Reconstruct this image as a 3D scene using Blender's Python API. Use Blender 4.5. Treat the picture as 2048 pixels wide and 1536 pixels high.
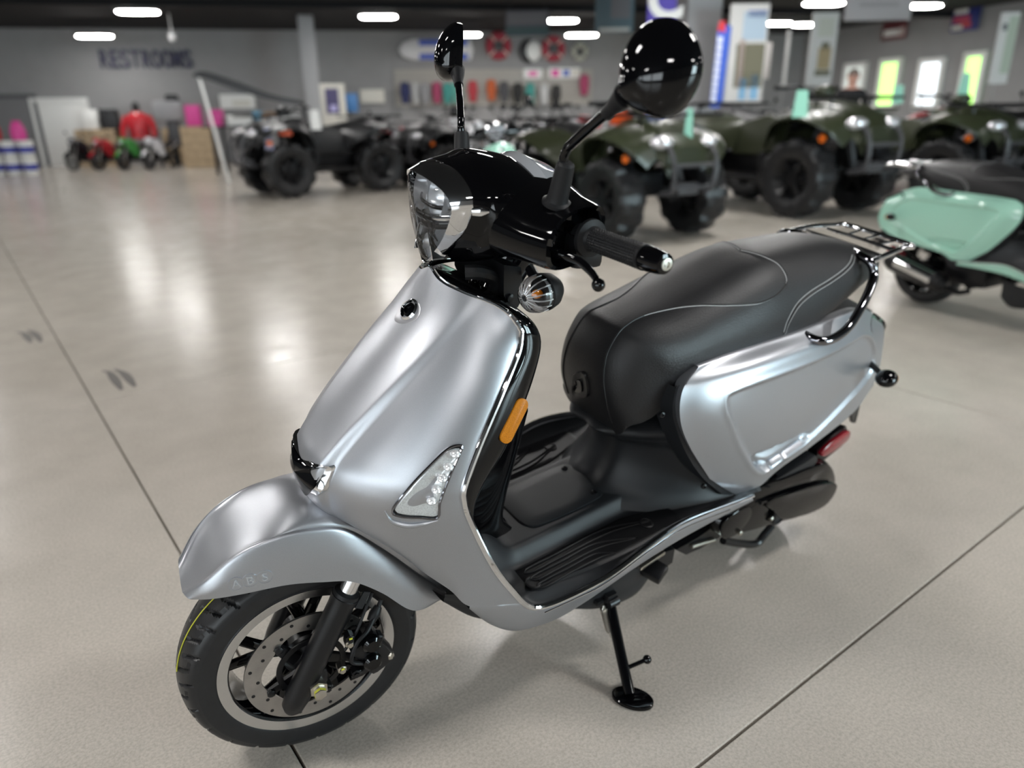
import bpy, bmesh, math, random
from mathutils import Vector, Matrix, Euler

for o in list(bpy.data.objects):
    bpy.data.objects.remove(o, do_unlink=True)
scene = bpy.context.scene
COL = scene.collection
V = Vector
PI = math.pi

# ------------------------------------------------------------------ camera
CAM = V((0.3208, 1.1477, 1.1255))
YAW, PITCH, ROLL, FPX = -2.19148, 0.35606, 0.014274, 1437.12
fwd = V((math.cos(PITCH)*math.cos(YAW), math.cos(PITCH)*math.sin(YAW), -math.sin(PITCH)))
rgt = fwd.cross(V((0, 0, 1))).normalized()
dwn = fwd.cross(rgt)
r2 = rgt*math.cos(ROLL) + dwn*math.sin(ROLL)
d2 = -rgt*math.sin(ROLL) + dwn*math.cos(ROLL)
cd = bpy.data.cameras.new('camera')
cam = bpy.data.objects.new('camera', cd)
COL.objects.link(cam)
cam.matrix_world = Matrix(((r2.x, -d2.x, -fwd.x, CAM.x), (r2.y, -d2.y, -fwd.y, CAM.y), (r2.z, -d2.z, -fwd.z, CAM.z), (0, 0, 0, 1)))
cd.sensor_width = 36.0
cd.lens = 36.0*FPX/2048.0
cd.clip_start = 0.05
cd.clip_end = 200
cd.dof.use_dof = True
cd.dof.focus_distance = 1.2
cd.dof.aperture_fstop = 2.0
scene.camera = cam

# ------------------------------------------------------------------ world, exposure
world = bpy.data.worlds.new('showroom_world')
scene.world = world
world.use_nodes = True
bg = world.node_tree.nodes['Background']
bg.inputs[0].default_value = (0.75, 0.85, 1.0, 1)
bg.inputs[1].default_value = 0.06
scene.view_settings.view_transform = 'Standard'
scene.view_settings.look = 'None'
scene.view_settings.gamma = 1
scene.view_settings.use_curve_mapping = False
scene.view_settings.exposure = 0.92

# the ground frame of the showroom: right / forward as seen when entering
FW = V((fwd.x, fwd.y, 0)).normalized()
RT = V((FW.y, -FW.x, 0))
def W3(r, d, z=0.0):
    p = V((CAM.x, CAM.y, 0)) + RT*r + FW*d
    return V((p.x, p.y, z))
def heading(r, d):
    v = RT*r + FW*d
    return math.atan2(v.y, v.x)

# ------------------------------------------------------------------ materials
MATS = {}
def mat(name, color, rough=0.5, metal=0.0, coat=0.0, spec=0.5, emit=None, estr=0.0, trans=0.0, ior=1.45, alpha=1.0, noise=None, bump=None, coat_rough=0.03):
    if name in MATS:
        return MATS[name]
    m = bpy.data.materials.new(name)
    m.use_nodes = True
    nt = m.node_tree
    b = nt.nodes['Principled BSDF']
    c = tuple(color) + (1,)
    b.inputs['Base Color'].default_value = c
    b.inputs['Roughness'].default_value = rough
    b.inputs['Metallic'].default_value = metal
    b.inputs['Coat Weight'].default_value = coat
    b.inputs['Coat Roughness'].default_value = coat_rough
    b.inputs['Specular IOR Level'].default_value = spec
    b.inputs['Transmission Weight'].default_value = trans
    b.inputs['IOR'].default_value = ior
    b.inputs['Alpha'].default_value = alpha
    if emit:
        b.inputs['Emission Color'].default_value = tuple(emit) + (1,)
        b.inputs['Emission Strength'].default_value = estr
    if noise:                                     # (scale, amount): colour grain
        tc = nt.nodes.new('ShaderNodeTexCoord')
        n = nt.nodes.new('ShaderNodeTexNoise')
        n.inputs['Scale'].default_value = noise[0]
        n.inputs['Detail'].default_value = 5
        nt.links.new(tc.outputs['Object'], n.inputs['Vector'])
        r = nt.nodes.new('ShaderNodeMapRange')
        r.inputs['From Min'].default_value = 0.25
        r.inputs['From Max'].default_value = 0.75
        r.inputs['To Min'].default_value = 1-noise[1]
        r.inputs['To Max'].default_value = 1+noise[1]
        nt.links.new(n.outputs['Fac'], r.inputs['Value'])
        mx = nt.nodes.new('ShaderNodeVectorMath')
        mx.operation = 'SCALE'
        mx.inputs[0].default_value = color
        nt.links.new(r.outputs['Result'], mx.inputs['Scale'])
        nt.links.new(mx.outputs['Vector'], b.inputs['Base Color'])
    if bump:                                      # (scale, strength, distance)
        tc = nt.nodes.new('ShaderNodeTexCoord')
        n = nt.nodes.new('ShaderNodeTexNoise')
        n.inputs['Scale'].default_value = bump[0]
        n.inputs['Detail'].default_value = 4
        mp = nt.nodes.new('ShaderNodeMapping')
        if len(bump) > 3:
            mp.inputs['Scale'].default_value = bump[3]
        nt.links.new(tc.outputs['Object'], mp.inputs['Vector'])
        nt.links.new(mp.outputs['Vector'], n.inputs['Vector'])
        bp = nt.nodes.new('ShaderNodeBump')
        bp.inputs['Strength'].default_value = bump[1]
        bp.inputs['Distance'].default_value = bump[2]
        nt.links.new(n.outputs['Fac'], bp.inputs['Height'])
        nt.links.new(bp.outputs['Normal'], b.inputs['Normal'])
    MATS[name] = m
    return m

SILVER = mat('silver_paint', (0.425, 0.436, 0.464), 0.38, 0.85, noise=(900, 0.05))
MINT = mat('mint_paint', (0.36, 0.65, 0.52), 0.16, 0.0, coat=0.6)
GLOSS = mat('black_gloss', (0.002, 0.002, 0.0025), 0.05, 0.0, spec=0.42)
SATIN = mat('black_satin_metal', (0.006, 0.006, 0.007), 0.33, 0.0, spec=0.4)
PLASTIC = mat('charcoal_plastic', (0.015, 0.016, 0.018), 0.45, 0.0, spec=0.4, bump=(1400, 0.25, 0.0004))
MATRUB = mat('rubber_mat', (0.006, 0.006, 0.007), 0.42, 0.0, spec=0.35, bump=(900, 0.3, 0.0004))
RUBBER = mat('tire_rubber', (0.012, 0.012, 0.013), 0.4, 0.0, spec=0.45, noise=(60, 0.2))
GRIPR = mat('grip_rubber', (0.008, 0.008, 0.009), 0.5, spec=0.35)
CHROME = mat('chrome', (0.82, 0.83, 0.85), 0.05, 1.0)
DARKCHROME = mat('dark_chrome', (0.22, 0.22, 0.24), 0.07, 1.0)
ALU = mat('machined_aluminium', (0.62, 0.62, 0.63), 0.24, 1.0, bump=(30, 0.12, 0.001, (1, 40, 1)))
STEEL = mat('brushed_steel', (0.40, 0.39, 0.38), 0.33, 1.0, noise=(40, 0.12))
ZINC = mat('zinc_steel', (0.55, 0.52, 0.46), 0.3, 1.0)
LEATHER = mat('black_vinyl', (0.014, 0.0135, 0.0145), 0.43, 0.0, spec=0.45, bump=(160, 0.5, 0.0012, (1, 3, 3)))
LEATHER2 = mat('black_vinyl_top', (0.022, 0.021, 0.023), 0.46, 0.0, noise=(55, 0.25), bump=(220, 0.45, 0.001))
LEATHER3 = mat('grey_vinyl', (0.030, 0.034, 0.038), 0.42, 0.0, bump=(500, 0.2, 0.0006))
THREAD = mat('pale_thread', (0.42, 0.42, 0.42), 0.8)
AMBER = mat('amber_reflector', (0.50, 0.17, 0.003), 0.4, 0.0, spec=0.25, noise=(700, 0.35))
LAMPIN = mat('lamp_interior', (0.86, 0.87, 0.88), 0.22, 0.25)
RED = mat('red_lens', (0.25, 0.008, 0.018), 0.15, 0.0, coat=0.6)
ORANGEBULB = mat('orange_bulb', (0.75, 0.22, 0.01), 0.2)
LENS = mat('clear_lens', (0.95, 0.96, 0.97), 0.03, 0.0, trans=1.0, ior=1.25)
LEDW = mat('led_reflector', (0.93, 0.93, 0.94), 0.2, 0.55)
YELLOW = mat('yellow_paint_mark', (0.55, 0.55, 0.05), 0.5)
GLASSM = mat('mirror_glass', (0.9, 0.9, 0.92), 0.02, 1.0)
DASH = mat('dash_cover', (0.30, 0.31, 0.33), 0.12, 0.0, coat=0.5)
EMBOSS = mat('embossed_grey', (0.46, 0.47, 0.49), 0.45, 0.5)

# ------------------------------------------------------------------ geometry helpers
def crom(pts, n, closed=False):
    """resample a polyline with a centripetal-like Catmull-Rom spline, n points"""
    P = [V(p) for p in pts]
    m = len(P)
    segs = m if closed else m-1
    out = []
    cnt = n if closed else n-1
    for k in range(n):
        t = k/cnt*segs
        i = min(int(t), segs-1)
        u = t-i
        if closed:
            a, b, c, d = P[(i-1) % m], P[i % m], P[(i+1) % m], P[(i+2) % m]
        else:
            b, c = P[i], P[i+1]
            a = P[i-1] if i > 0 else b*2-c
            d = P[i+2] if i+2 < m else c*2-b
        out.append(0.5*((2*b) + (c-a)*u + (2*a-5*b+4*c-d)*u*u + (3*b-a-3*c+d)*u*u*u))
    return out

def even(pts, n, closed=False):
    """spline through pts, then n points evenly spaced along it"""
    Q = crom(pts, max(200, len(pts)*20), closed)
    if closed:
        Q.append(Q[0])
    L = [0]
    for i in range(1, len(Q)):
        L.append(L[-1]+(Q[i]-Q[i-1]).length)
    out = []
    j = 0
    cnt = n if closed else n-1
    for k in range(n):
        s = L[-1]*k/cnt
        while j < len(L)-2 and L[j+1] < s:
            j += 1
        u = (s-L[j])/max(1e-9, L[j+1]-L[j])
        out.append(Q[j].lerp(Q[j+1], min(1, u)))
    return out

class M:
    """collects geometry for one mesh"""
    def __init__(self):
        self.v = []
        self.f = []
    def add(self, vs, fs):
        o = len(self.v)
        self.v += [V(p) for p in vs]
        self.f += [tuple(i+o for i in f) for f in fs]
        return self
    def grid(self, rows, closed_u=False, closed_v=False, cap0=False, cap1=False):
        o = len(self.v)
        n, m = len(rows), len(rows[0])
        for r in rows:
            self.v += [V(p) for p in r]
        for i in range(n if closed_u else n-1):
            for j in range(m if closed_v else m-1):
                a = o+i*m+j
                b = o+i*m+(j+1) % m
                c = o+((i+1) % n)*m+(j+1) % m
                d = o+((i+1) % n)*m+j
                self.f.append((a, b, c, d))
        if cap0:
            self.f.append(tuple(o+j for j in range(m))[::-1])
        if cap1:
            self.f.append(tuple(o+(n-1)*m+j for j in range(m)))
        return self
    def tube(self, pts, rad, seg=10, n=None, closed=False, cap=True, flat=None):
        P = [V(p) for p in pts]
        if n:
            P = even(P, n, closed)
        k = len(P)
        R = rad if isinstance(rad, (list, tuple)) else [rad]*k
        if len(R) != k:
            R = [R[0]+(R[-1]-R[0])*i/(k-1) if len(R) == 2 else
                 R[min(len(R)-1, int(i/(k-1)*(len(R)-1)))]*(1-((i/(k-1)*(len(R)-1)) % 1)) + R[min(len(R)-1, int(i/(k-1)*(len(R)-1))+1)]*((i/(k-1)*(len(R)-1)) % 1)
                 for i in range(k)]
        rows = []
        up = None
        for i in range(k):
            if closed:
                t = P[(i+1) % k]-P[i-1]
            else:
                t = P[min(k-1, i+1)]-P[max(0, i-1)]
            t.normalize()
            if up is None:
                ref = V((0, 0, 1)) if abs(t.z) < 0.9 else V((1, 0, 0))
                up = (ref - t*ref.dot(t)).normalized()
            else:
                up = (up - t*up.dot(t)).normalized()
            sd = t.cross(up)
            fl = flat if flat else 1.0
            rows.append([P[i]+(up*math.cos(a)+sd*math.sin(a)*fl)*R[i] for a in [2*PI*j/seg for j in range(seg)]])
        return self.grid(rows, closed_u=closed, closed_v=True, cap0=cap and not closed, cap1=cap and not closed)
    def lathe(self, prof, origin, axis=(0, 1, 0), seg=32, closed_prof=False, caps=True):
        """prof: (radius, along axis)"""
        A = V(axis).normalized()
        ref = V((0, 0, 1)) if abs(A.z) < 0.9 else V((1, 0, 0))
        U = (ref - A*ref.dot(A)).normalized()
        W = A.cross(U)
        O = V(origin)
        rows = [[O + A*h + (U*math.cos(t)+W*math.sin(t))*max(r, 1e-5) for t in [2*PI*j/seg for j in range(seg)]] for r, h in prof]
        self.grid(rows, closed_u=closed_prof, closed_v=True, cap0=caps and not closed_prof, cap1=caps and not closed_prof)
        return self
    def box(self, c, s, bev=0.0, rot=None):
        c = V(c)
        bm = bmesh.new()
        bmesh.ops.create_cube(bm, size=1)
        for v in bm.verts:
            v.co = V((v.co.x*s[0], v.co.y*s[1], v.co.z*s[2]))
        if bev > 0:
            bmesh.ops.bevel(bm, geom=list(bm.edges), offset=min(bev, min(s)*0.45), segments=2, affect='EDGES', profile=0.6)
        R = rot.to_matrix() if rot is not None and not isinstance(rot, Matrix) else rot
        bm.verts.index_update()
        vs = [(R @ v.co if R is not None else v.co.copy())+c for v in bm.verts]
        fs = [tuple(v.index for v in f.verts) for f in bm.faces]
        bm.free()
        return self.add(vs, fs)
    def ball(self, c, r, seg=16, rings=10, rot=None):
        c = V(c)
        R3 = r if isinstance(r, (tuple, list)) else (r, r, r)
        rows = []
        for i in range(rings+1):
            ph = PI*i/rings
            row = []
            for j in range(seg):
                th = 2*PI*j/seg
                p = V((R3[0]*math.sin(ph)*math.cos(th), R3[1]*math.sin(ph)*math.sin(th), R3[2]*math.cos(ph)))
                if i in (0, rings):
                    p += V((1e-6*math.cos(th), 1e-6*math.sin(th), 0))
                row.append((rot @ p if rot else p)+c)
            rows.append(row)
        return self.grid(rows, closed_v=True)
    def prism(self, outline, depth, bev=0.0, both=False):
        """closed outline of 3-D points pushed along the vector depth; bev rounds the far rim inwards"""
        P = [V(p) for p in outline]
        D = V(depth)
        cen = sum(P, V())/len(P)
        rows = [P]
        if bev > 0:
            rows.append([p+D*0.75 for p in P])
            rows.append([p+D*0.93+(cen-p).normalized()*bev*0.35 for p in P])
            rows.append([p+D+(cen-p).normalized()*bev for p in P])
        else:
            rows.append([p+D for p in P])
        return self.grid(rows, closed_v=True, cap0=True, cap1=True)
    def mirrored(self):
        """add the copy across the symmetry plane y = 0"""
        o = len(self.v)
        nv = [V((p.x, -p.y, p.z)) for p in self.v]
        nf = [tuple(i+o for i in reversed(f)) for f in self.f]
        self.v += nv
        self.f += nf
        return self
    def flipy(self):
        self.v = [V((p.x, -p.y, p.z)) for p in self.v]
        self.f = [tuple(reversed(f)) for f in self.f]
        return self
    def xform(self, Mx):
        self.v = [Mx @ p for p in self.v]
        return self

def mesh(name, mm, material, smooth=35):
    me = bpy.data.meshes.new(name)
    me.from_pydata([tuple(p) for p in mm.v], [], mm.f)
    me.validate()
    bm = bmesh.new()
    bm.from_mesh(me)
    bmesh.ops.recalc_face_normals(bm, faces=list(bm.faces))
    bm.to_mesh(me)
    bm.free()
    if smooth:
        me.polygons.foreach_set('use_smooth', [True]*len(me.polygons))
        me.set_sharp_from_angle(angle=math.radians(smooth))
    me.materials.append(material)
    me.update()
    return me

def obj(name, mm, material, parent=None, smooth=35):
    me = mesh(name, mm, material, smooth)
    o = bpy.data.objects.new(name, me)
    COL.objects.link(o)
    if parent:
        o.parent = parent
    return o

def tag(o, label, cat, group=None, kind=None):
    o['label'] = label
    o['category'] = cat
    if group:
        o['group'] = group
    if kind:
        o['kind'] = kind
    return o

def struct(o, label=None, cat=None):
    o['kind'] = 'structure'
    if label:
        o['label'] = label
    if cat:
        o['category'] = cat
    return o

def empty(name, loc, rot=(0, 0, 0)):
    o = bpy.data.objects.new(name, None)
    COL.objects.link(o)
    o.location = loc
    o.rotation_euler = rot
    o.empty_display_size = 0.1
    return o

def copy_tree(o, parent=None, swap=None):
    c = o.copy()
    COL.objects.link(c)
    c.parent = parent
    if swap and c.data:
        for s in c.material_slots:
            if s.material in swap:
                new = swap[s.material]
                s.link = 'OBJECT'
                s.material = new
    for ch in list(o.children):
        copy_tree(ch, c, swap)
    return c

def smooth01(a, b, x):
    t = max(0.0, min(1.0, (x-a)/(b-a)))
    return t*t*(3-2*t)

def poly_dist(p, poly):
    """signed distance to a closed 2-D polygon, positive inside"""
    x, y = p
    inside = False
    best = 1e9
    n = len(poly)
    for i in range(n):
        x1, y1 = poly[i]
        x2, y2 = poly[(i+1) % n]
        if (y1 > y) != (y2 > y) and x < (x2-x1)*(y-y1)/(y2-y1)+x1:
            inside = not inside
        dx, dy = x2-x1, y2-y1
        L2 = dx*dx+dy*dy
        t = max(0, min(1, ((x-x1)*dx+(y-y1)*dy)/L2)) if L2 > 0 else 0
        d = math.hypot(x-(x1+t*dx), y-(y1+t*dy))
        best = min(best, d)
    return best if inside else -best

# ================================================================== the silver scooter
LEAN = -0.17361
STEER = Matrix.Translation(V((-.03, 0, .23))) @ Matrix.Rotation(-0.158495, 4, V((-math.sin(math.radians(27)), 0, math.cos(math.radians(27))))) @ Matrix.Translation(V((.03, 0, -.23)))
scooter = empty('scooter', (0, 0, 0), (LEAN, 0, 0))
tag(scooter, 'silver scooter with black seat and black mirrors, leaning on its side stand in front', 'scooter')

def part(name, mm, material, parent=None, steer=False, smooth=35, label=None):
    if steer:
        mm.xform(STEER)
    o = obj(name, mm, material, parent if parent else scooter, smooth)
    if label:
        o['label'] = label
    return o

def side_pair(name, make, material, parent=None, steer=False, smooth=35):
    """the part on the left flank and its mirrored twin on the right"""
    a = part(name, make(), material, parent, steer, smooth)
    b = part(name, make().flipy(), material, parent, steer, smooth)
    return a, b

def shell_rows(Cs, Es, ns, nt, p=2.2, q=1.6, half=False):
    C = crom(Cs, ns)
    E = crom(Es, ns)
    rows = []
    for c, e in zip(C, E):
        e0 = V((e.x, 0, e.z))
        D = c - e0
        row = []
        for j in range(nt):
            tau = math.sin(PI/2*(-1+2*j/(nt-1))) if not half else math.sin(PI/2*j/(nt-1))
            k = max(0.0, 1-abs(tau)**p)**(1/q)
            row.append(e0 + D*k + V((0, e.y*tau, 0)))
        rows.append(row)
    return rows

# ---------------------------------------------------------------- wheels
def tire_mesh(c, Rt, tw, rr, groove=True, seg=432):
    prof = [(rr-.008, -tw*.80), (rr+.001, -tw*.90), (rr+.010, -tw*.955), (rr+.028, -tw), (Rt-.026, -tw*.985), (Rt-.016, -tw*.90), (Rt-.0085, -tw*.68),
            (Rt-.003, -tw*.38), (Rt, 0)]
    prof = prof + [(r, -y) for r, y in prof[:-1][::-1]]
    P = crom([(r, y, 0) for r, y in prof], 53)
    rows = []
    c = V(c)
    for pt in P:
        r, y = pt.x, pt.y
        row = []
        for j in range(seg):
            a = 2*PI*j/seg
            rad = r
            ay = abs(y)/tw
            if groove and r > Rt-.03 and 0.08 < ay < 0.97:
                sgn = 1 if y > 0 else -1
                ph = (a*22/(2*PI) + (0.5 if sgn > 0 else 0) - 0.55*ay) % 1
                if (ay < 0.80 and ph < 0.095) or (0.40 < ay < 0.95 and 0.46 < ph < 0.54) or (0.74 < ay < 0.86 and ph < 0.3):
                    rad = r-.005
            row.append(c+V((rad*math.cos(a), y, rad*math.sin(a))))
        rows.append(row)
    return M().grid(rows, closed_v=True)

FC = V((.009, 0, .2165))
FR, FTW, FRR = .2167, .0533, .1574
RC = V((-1.30, 0, .215))
part('front_tire', tire_mesh(FC, FR, FTW, FRR), RUBBER, steer=True)
# thin yellow factory line on the tread
part('tread_line', M().tube([FC+V(((FR-.0005)*math.cos(a), .012, (FR-.0005)*math.sin(a))) for a in [PI*.05+i*PI*.52/60 for i in range(61)]], .0011, 6), YELLOW, steer=True)

def rim_mesh(c, rr, tw):
    m = M()
    m.lathe([(rr-.012, -tw*.86), (rr+.001, -tw*.88), (rr+.001, -tw*.8), (rr-.016, -tw*.7), (rr-.026, -tw*.4), (rr-.028, 0), (rr-.026, tw*.4), (rr-.020, tw*.80),
             (rr-.016, tw*.80), (rr-.02, tw*.35), (rr-.021, 0), (rr-.02, -tw*.35), (rr-.012, -tw*.7)], c, seg=96, closed_prof=True)
    return m
rim = part('front_rim', rim_mesh(FC, FRR, FTW), GLOSS, steer=True)
part('rim_ring', M().lathe([(FRR-.0185, FTW*.80), (FRR-.017, FTW*.885), (FRR+.0005, FTW*.93), (FRR+.001, FTW*.80)], FC, seg=128, closed_prof=True), ALU, rim, steer=True, label='machined silver rim edge')
for k in range(5):
    a0 = 2*PI*k/5+.35
    m = M()
    for da in (-.16, .16):
        def rp(r, a, y): return FC+V((r*math.cos(a), y, r*math.sin(a)))
        m.tube([rp(.030, a0, .012), rp(.075, a0+da*.55, .016), rp(.137, a0+da*1.35, .020)], [.016, .011, .010], 10, n=8, flat=.7)
    part('spoke', m, GLOSS, rim, steer=True)
part('hub', M().lathe([(.012, -.06), (.030, -.05), (.032, -.02), (.040, 0), (.044, .030), (.030, .044), (.016, .050), (.016, .075)], FC, seg=40), SATIN, rim, steer=True)

# disc with drilled holes
def disc_mesh():
    m = M()
    y0, y1 = .0575, .0615
    ro, ri = .116, .083
    n = 120
    ins = [ri+.004*math.cos(5*2*PI*j/n) for j in range(n)]
    def ring(rs, y): return [FC+V((r*math.cos(2*PI*j/n), y, r*math.sin(2*PI*j/n))) for j, r in enumerate(rs)]
    m.grid([ring(ins, y0), ring([ro]*n, y0), ring([ro]*n, y1), ring(ins, y1)], closed_u=True, closed_v=True)
    return m
disc = part('brake_disc', disc_mesh(), STEEL, steer=True)
m = M()
for k in range(24):
    a = 2*PI*k/24
    r = .100+(.007 if k % 2 else -.007)
    m.lathe([(.0032, -.0002), (.0032, .0006)], FC+V((r*math.cos(a), .0615, r*math.sin(a))), seg=10)
part('vent_hole', m, SATIN, disc, steer=True)['kind'] = 'stuff'
m = M()
for k in range(5):
    a = 2*PI*k/5+.6
    m.tube([FC+V((.030*math.cos(a), .052, .030*math.sin(a))), FC+V((.086*math.cos(a+.25), .0585, .086*math.sin(a+.25)))], [.014, .009], 8, n=5, flat=.45)
part('disc_carrier', m, SATIN, disc, steer=True)
for k in range(5):
    a = 2*PI*k/5+.85
    part('disc_bolt', M().lathe([(.0075, 0), (.0075, .005), (.004, .007)], FC+V((.080*math.cos(a), .0615, .080*math.sin(a))), seg=10), ZINC if k % 2 else SATIN, disc, steer=True)
part('sensor_ring', M().lathe([(.052, .060), (.062, .060), (.062, .063), (.052, .063)], FC, seg=60, closed_prof=True), SATIN, disc, steer=True)

# fork, axle, caliper
LT, LB = V((-0.054, 0.084, 0.375)), V((0.055, 0.084, 0.154))
ax = (LT-LB).normalized()
for sgn in (1, -1):
    top, bot = V((LT.x, sgn*.084, LT.z)), V((LB.x, sgn*.084, LB.z))
    leg = part('fork_leg', M().tube([bot-ax*.004, bot+ax*.006, bot+ax*.03, top-ax*.02, top-ax*.002, top], [.012, .0195, .0225, .0230, .0245, .0225], 24), SATIN, steer=True)
    part('fork_tube', M().tube([top-ax*.005, top+ax*.055], .0155, 20), CHROME, leg, steer=True)
    part('dust_seal', M().tube([top-ax*.002, top+ax*.006, top+ax*.009], [.0235, .0225, .017], 20), GRIPR, leg, steer=True)
    part('axle_lug', M().box(V((FC.x+.006, sgn*.084, FC.z-.004)), (.055, .022, .040), .01), SATIN, leg, steer=True)
ax_nut = part('axle_bolt', M().lathe([(.013, .06), (.013, .105), (.0165, .106), (.0165, .112), (.011, .113), (.011, .124), (.006, .126)], V((FC.x, 0, FC.z-.010)), seg=6), ZINC, steer=True)
part('paint_dot', M().lathe([(.0112, .117), (.0114, .118), (.0114, .121), (.0112, .122)], V((FC.x, 0, FC.z-.010)), seg=6), YELLOW, ax_nut, steer=True)
# caliper: body, two pistons, bracket, bolts, hoses
CB = V((-0.089, 0.085, 0.234))
m = M().box(CB+V((-.004, 0, .002)), (.055, .044, .085), .012, Euler((0, .5, 0)))
cal = part('brake_caliper', m, SATIN, steer=True)
part('caliper_bracket', M().tube([(-0.06, 0.085, 0.295), (-0.075, 0.08, 0.253), (-0.088, 0.078, 0.191), (-0.052, 0.085, 0.188)], .011, 10, n=14, flat=.6), GLOSS, cal, steer=True)
for u, v in ((742, 1285), (752, 1322)):
    part('caliper_piston', M().lathe([(.017, 0), (.017, .010), (.012, .014), (.006, .014)], V((-0.088, 0.105, 0.252))+V((0, 0, .02 if v < 1300 else -.022)), seg=20), GLOSS, cal, steer=True)
BP = [(-0.052, 0.1, 0.291), (-0.051, 0.1, 0.281), (-0.035, 0.1, 0.227), (-0.062, 0.09, 0.195), (-0.01, 0.09, 0.184), (-0.105, 0.095, 0.266)]
for k, b in enumerate(BP):
    part('caliper_bolt', M().lathe([(.0085, -.012), (.0085, .004), (.0055, .0055), (.0055, .009)], b, seg=6), ZINC if k in (1, 2) else SATIN, cal, steer=True)
for k in (0, 2):
    part('paint_mark', M().box(V(BP[k])+V((0, .009, .006)), (.006, .0015, .004), .0005), YELLOW, cal, steer=True)
part('brake_hose', M().tube([(-0.12, 0.07, 0.327), (-0.107, 0.08, 0.311), (-0.084, 0.1, 0.294), (-0.065, 0.105, 0.282), (-0.053, 0.108, 0.258), (-0.054, 0.108, 0.24), (-0.084, 0.108, 0.226), (-0.119, 0.1, 0.212)], .0042, 10, n=60), GRIPR, cal, steer=True)
part('hose_boot', M().tube([(-0.113, 0.075, 0.319), (-0.103, 0.08, 0.307), (-0.095, 0.085, 0.299)], [.007, .0105, .008], 12, n=8), GRIPR, cal, steer=True)
part('sensor_cable', M().tube([(-0.103, 0.075, 0.354), (-0.084, 0.085, 0.324), (-0.065, 0.095, 0.294), (-0.044, 0.095, 0.262)], .003, 8, n=30), GRIPR, cal, steer=True)
part('hose_clamp_plate', M().prism([(-0.084, 0.088, 0.375), (-0.095, 0.088, 0.37), (-0.079, 0.09, 0.34), (-0.066, 0.09, 0.347)], (0, .003, 0)), PLASTIC, cal, steer=True)
part('banjo_bolt', M().lathe([(.008, -.006), (.008, .012), (.005, .014)], (-0.119, 0.095, 0.22), axis=(-.5, .8, .2), seg=6), ZINC, cal, steer=True)

# ---------------------------------------------------------------- front fender
def fcr(p):
    return (p[0], 0, p[2]+.004)
def fender():
    keys = [  # crown, fold, lower edge, in steering frame
        [(0.193, 0, 0.419), (0.191, 0.04, 0.434), (0.181, 0.062, 0.432)],
        [fcr((0.173, -0.035, 0.436)), (0.157, 0.068, 0.47), (0.152, 0.082, 0.439)],
        [fcr((0.127, -0.035, 0.483)), (0.11, 0.075, 0.508), (0.108, 0.091, 0.44)],
        [fcr((0.062, -0.035, 0.522)), (0.054, 0.08, 0.526), (0.042, 0.098, 0.44)],
        [fcr((-0.008, -0.035, 0.549)), (-0.005, 0.083, 0.527), (-0.015, 0.102, 0.429)],
        [(-.095, 0, .528), (-0.061, 0.084, 0.51), (-0.063, 0.103, 0.413)],
        [(-.175, 0, .495), (-0.119, 0.083, 0.453), (-0.113, 0.102, 0.37)],
        [(-.248, 0, .425), (-0.182, 0.078, 0.377), (-0.16, 0.098, 0.314)],
        [(-.285, 0, .360), (-0.225, 0.072, 0.323), (-0.191, 0.09, 0.294)],
        [(-.300, 0, .325), (-0.248, 0.064, 0.296), (-0.229, 0.078, 0.291)],
    ]
    lines = [crom([V(k[j]) for k in keys], 80) for j in range(3)]
    rows = []
    for i in range(80):
        c, f, e = lines[0][i], lines[1][i], lines[2][i]
        f0 = V((f.x, 0, f.z))
        top = []
        for j in range(25):
            t = math.sin(PI/2*j/24)
            k = (1-t**2.4)**(1/1.7)
            top.append(f0+(c-f0)*k+V((0, f.y*t, 0)))
        side = crom([f, f.lerp(e, .06)+V((0, .006, 0)), f.lerp(e, .5)+V((0, .007, 0)), e], 16)
        half = top + side[1:]
        inner = [p + V((0, -.004, 0)) + (FC-p).normalized()*.002 for p in (half[-1], half[-4], half[-10])]
        full_l = half + inner
        rows.append([V((p.x, -p.y, p.z)) for p in full_l[::-1]] + full_l[1:])
    return M().grid(rows)
fen = part('front_fender', fender(), SILVER, steer=True, smooth=50)

# ---------------------------------------------------------------- front shield
SH_C = [(-0.229, 0, 0.92), (-0.2, 0, 0.855), (-0.142, 0, 0.785), (-0.094, 0, 0.727), (-0.052, 0, 0.676), (-0.023, 0, 0.635), (-0.013, 0, 0.594), (-0.018, 0, 0.556)]
SH_E = [(-0.311, 0.14, 0.85), (-0.303, 0.147, 0.819), (-0.265, 0.165, 0.767), (-0.217, 0.182, 0.691), (-0.189, 0.192, 0.636), (-0.186, 0.195, 0.61), (-0.2, 0.198, 0.562), (-0.258, 0.2, 0.435)]
SH_B = [(-0.034, 0, 0.535), (-0.039, 0.045, 0.53), (-0.066, 0.082, 0.52), (-0.1, 0.115, 0.5), (-0.143, 0.148, 0.449), (-0.192, 0.172, 0.397), (-0.222, 0.187, 0.358), (-0.277, 0.194, 0.336), (-0.331, 0.2, 0.318)]
NS, NT = 96, 161
def shield_grid():
    nk = 40
    key = []
    for c, e in zip(SH_C, SH_E):
        key.append(shell_rows([c, c], [e, e], 2, nk, 2.0, 1.55, half=True)[0])
    # top row follows the curved top lip
    lip = even([(-0.229, 0, 0.92), (-0.232, 0.03, 0.906), (-0.25, 0.065, 0.897), (-0.282, 0.1, 0.886), (-0.299, 0.125, 0.873), (-0.311, 0.14, 0.85)], nk)
    key[0] = lip
    key.append(even(SH_B, nk))
    cols = [crom([key[i][j] for i in range(len(key))], NS) for j in range(nk)]
    half = []
    for i in range(NS):
        half.append(crom([cols[j][i] for j in range(nk)], (NT+1)//2))
    return half
SHH = shield_grid()
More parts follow.
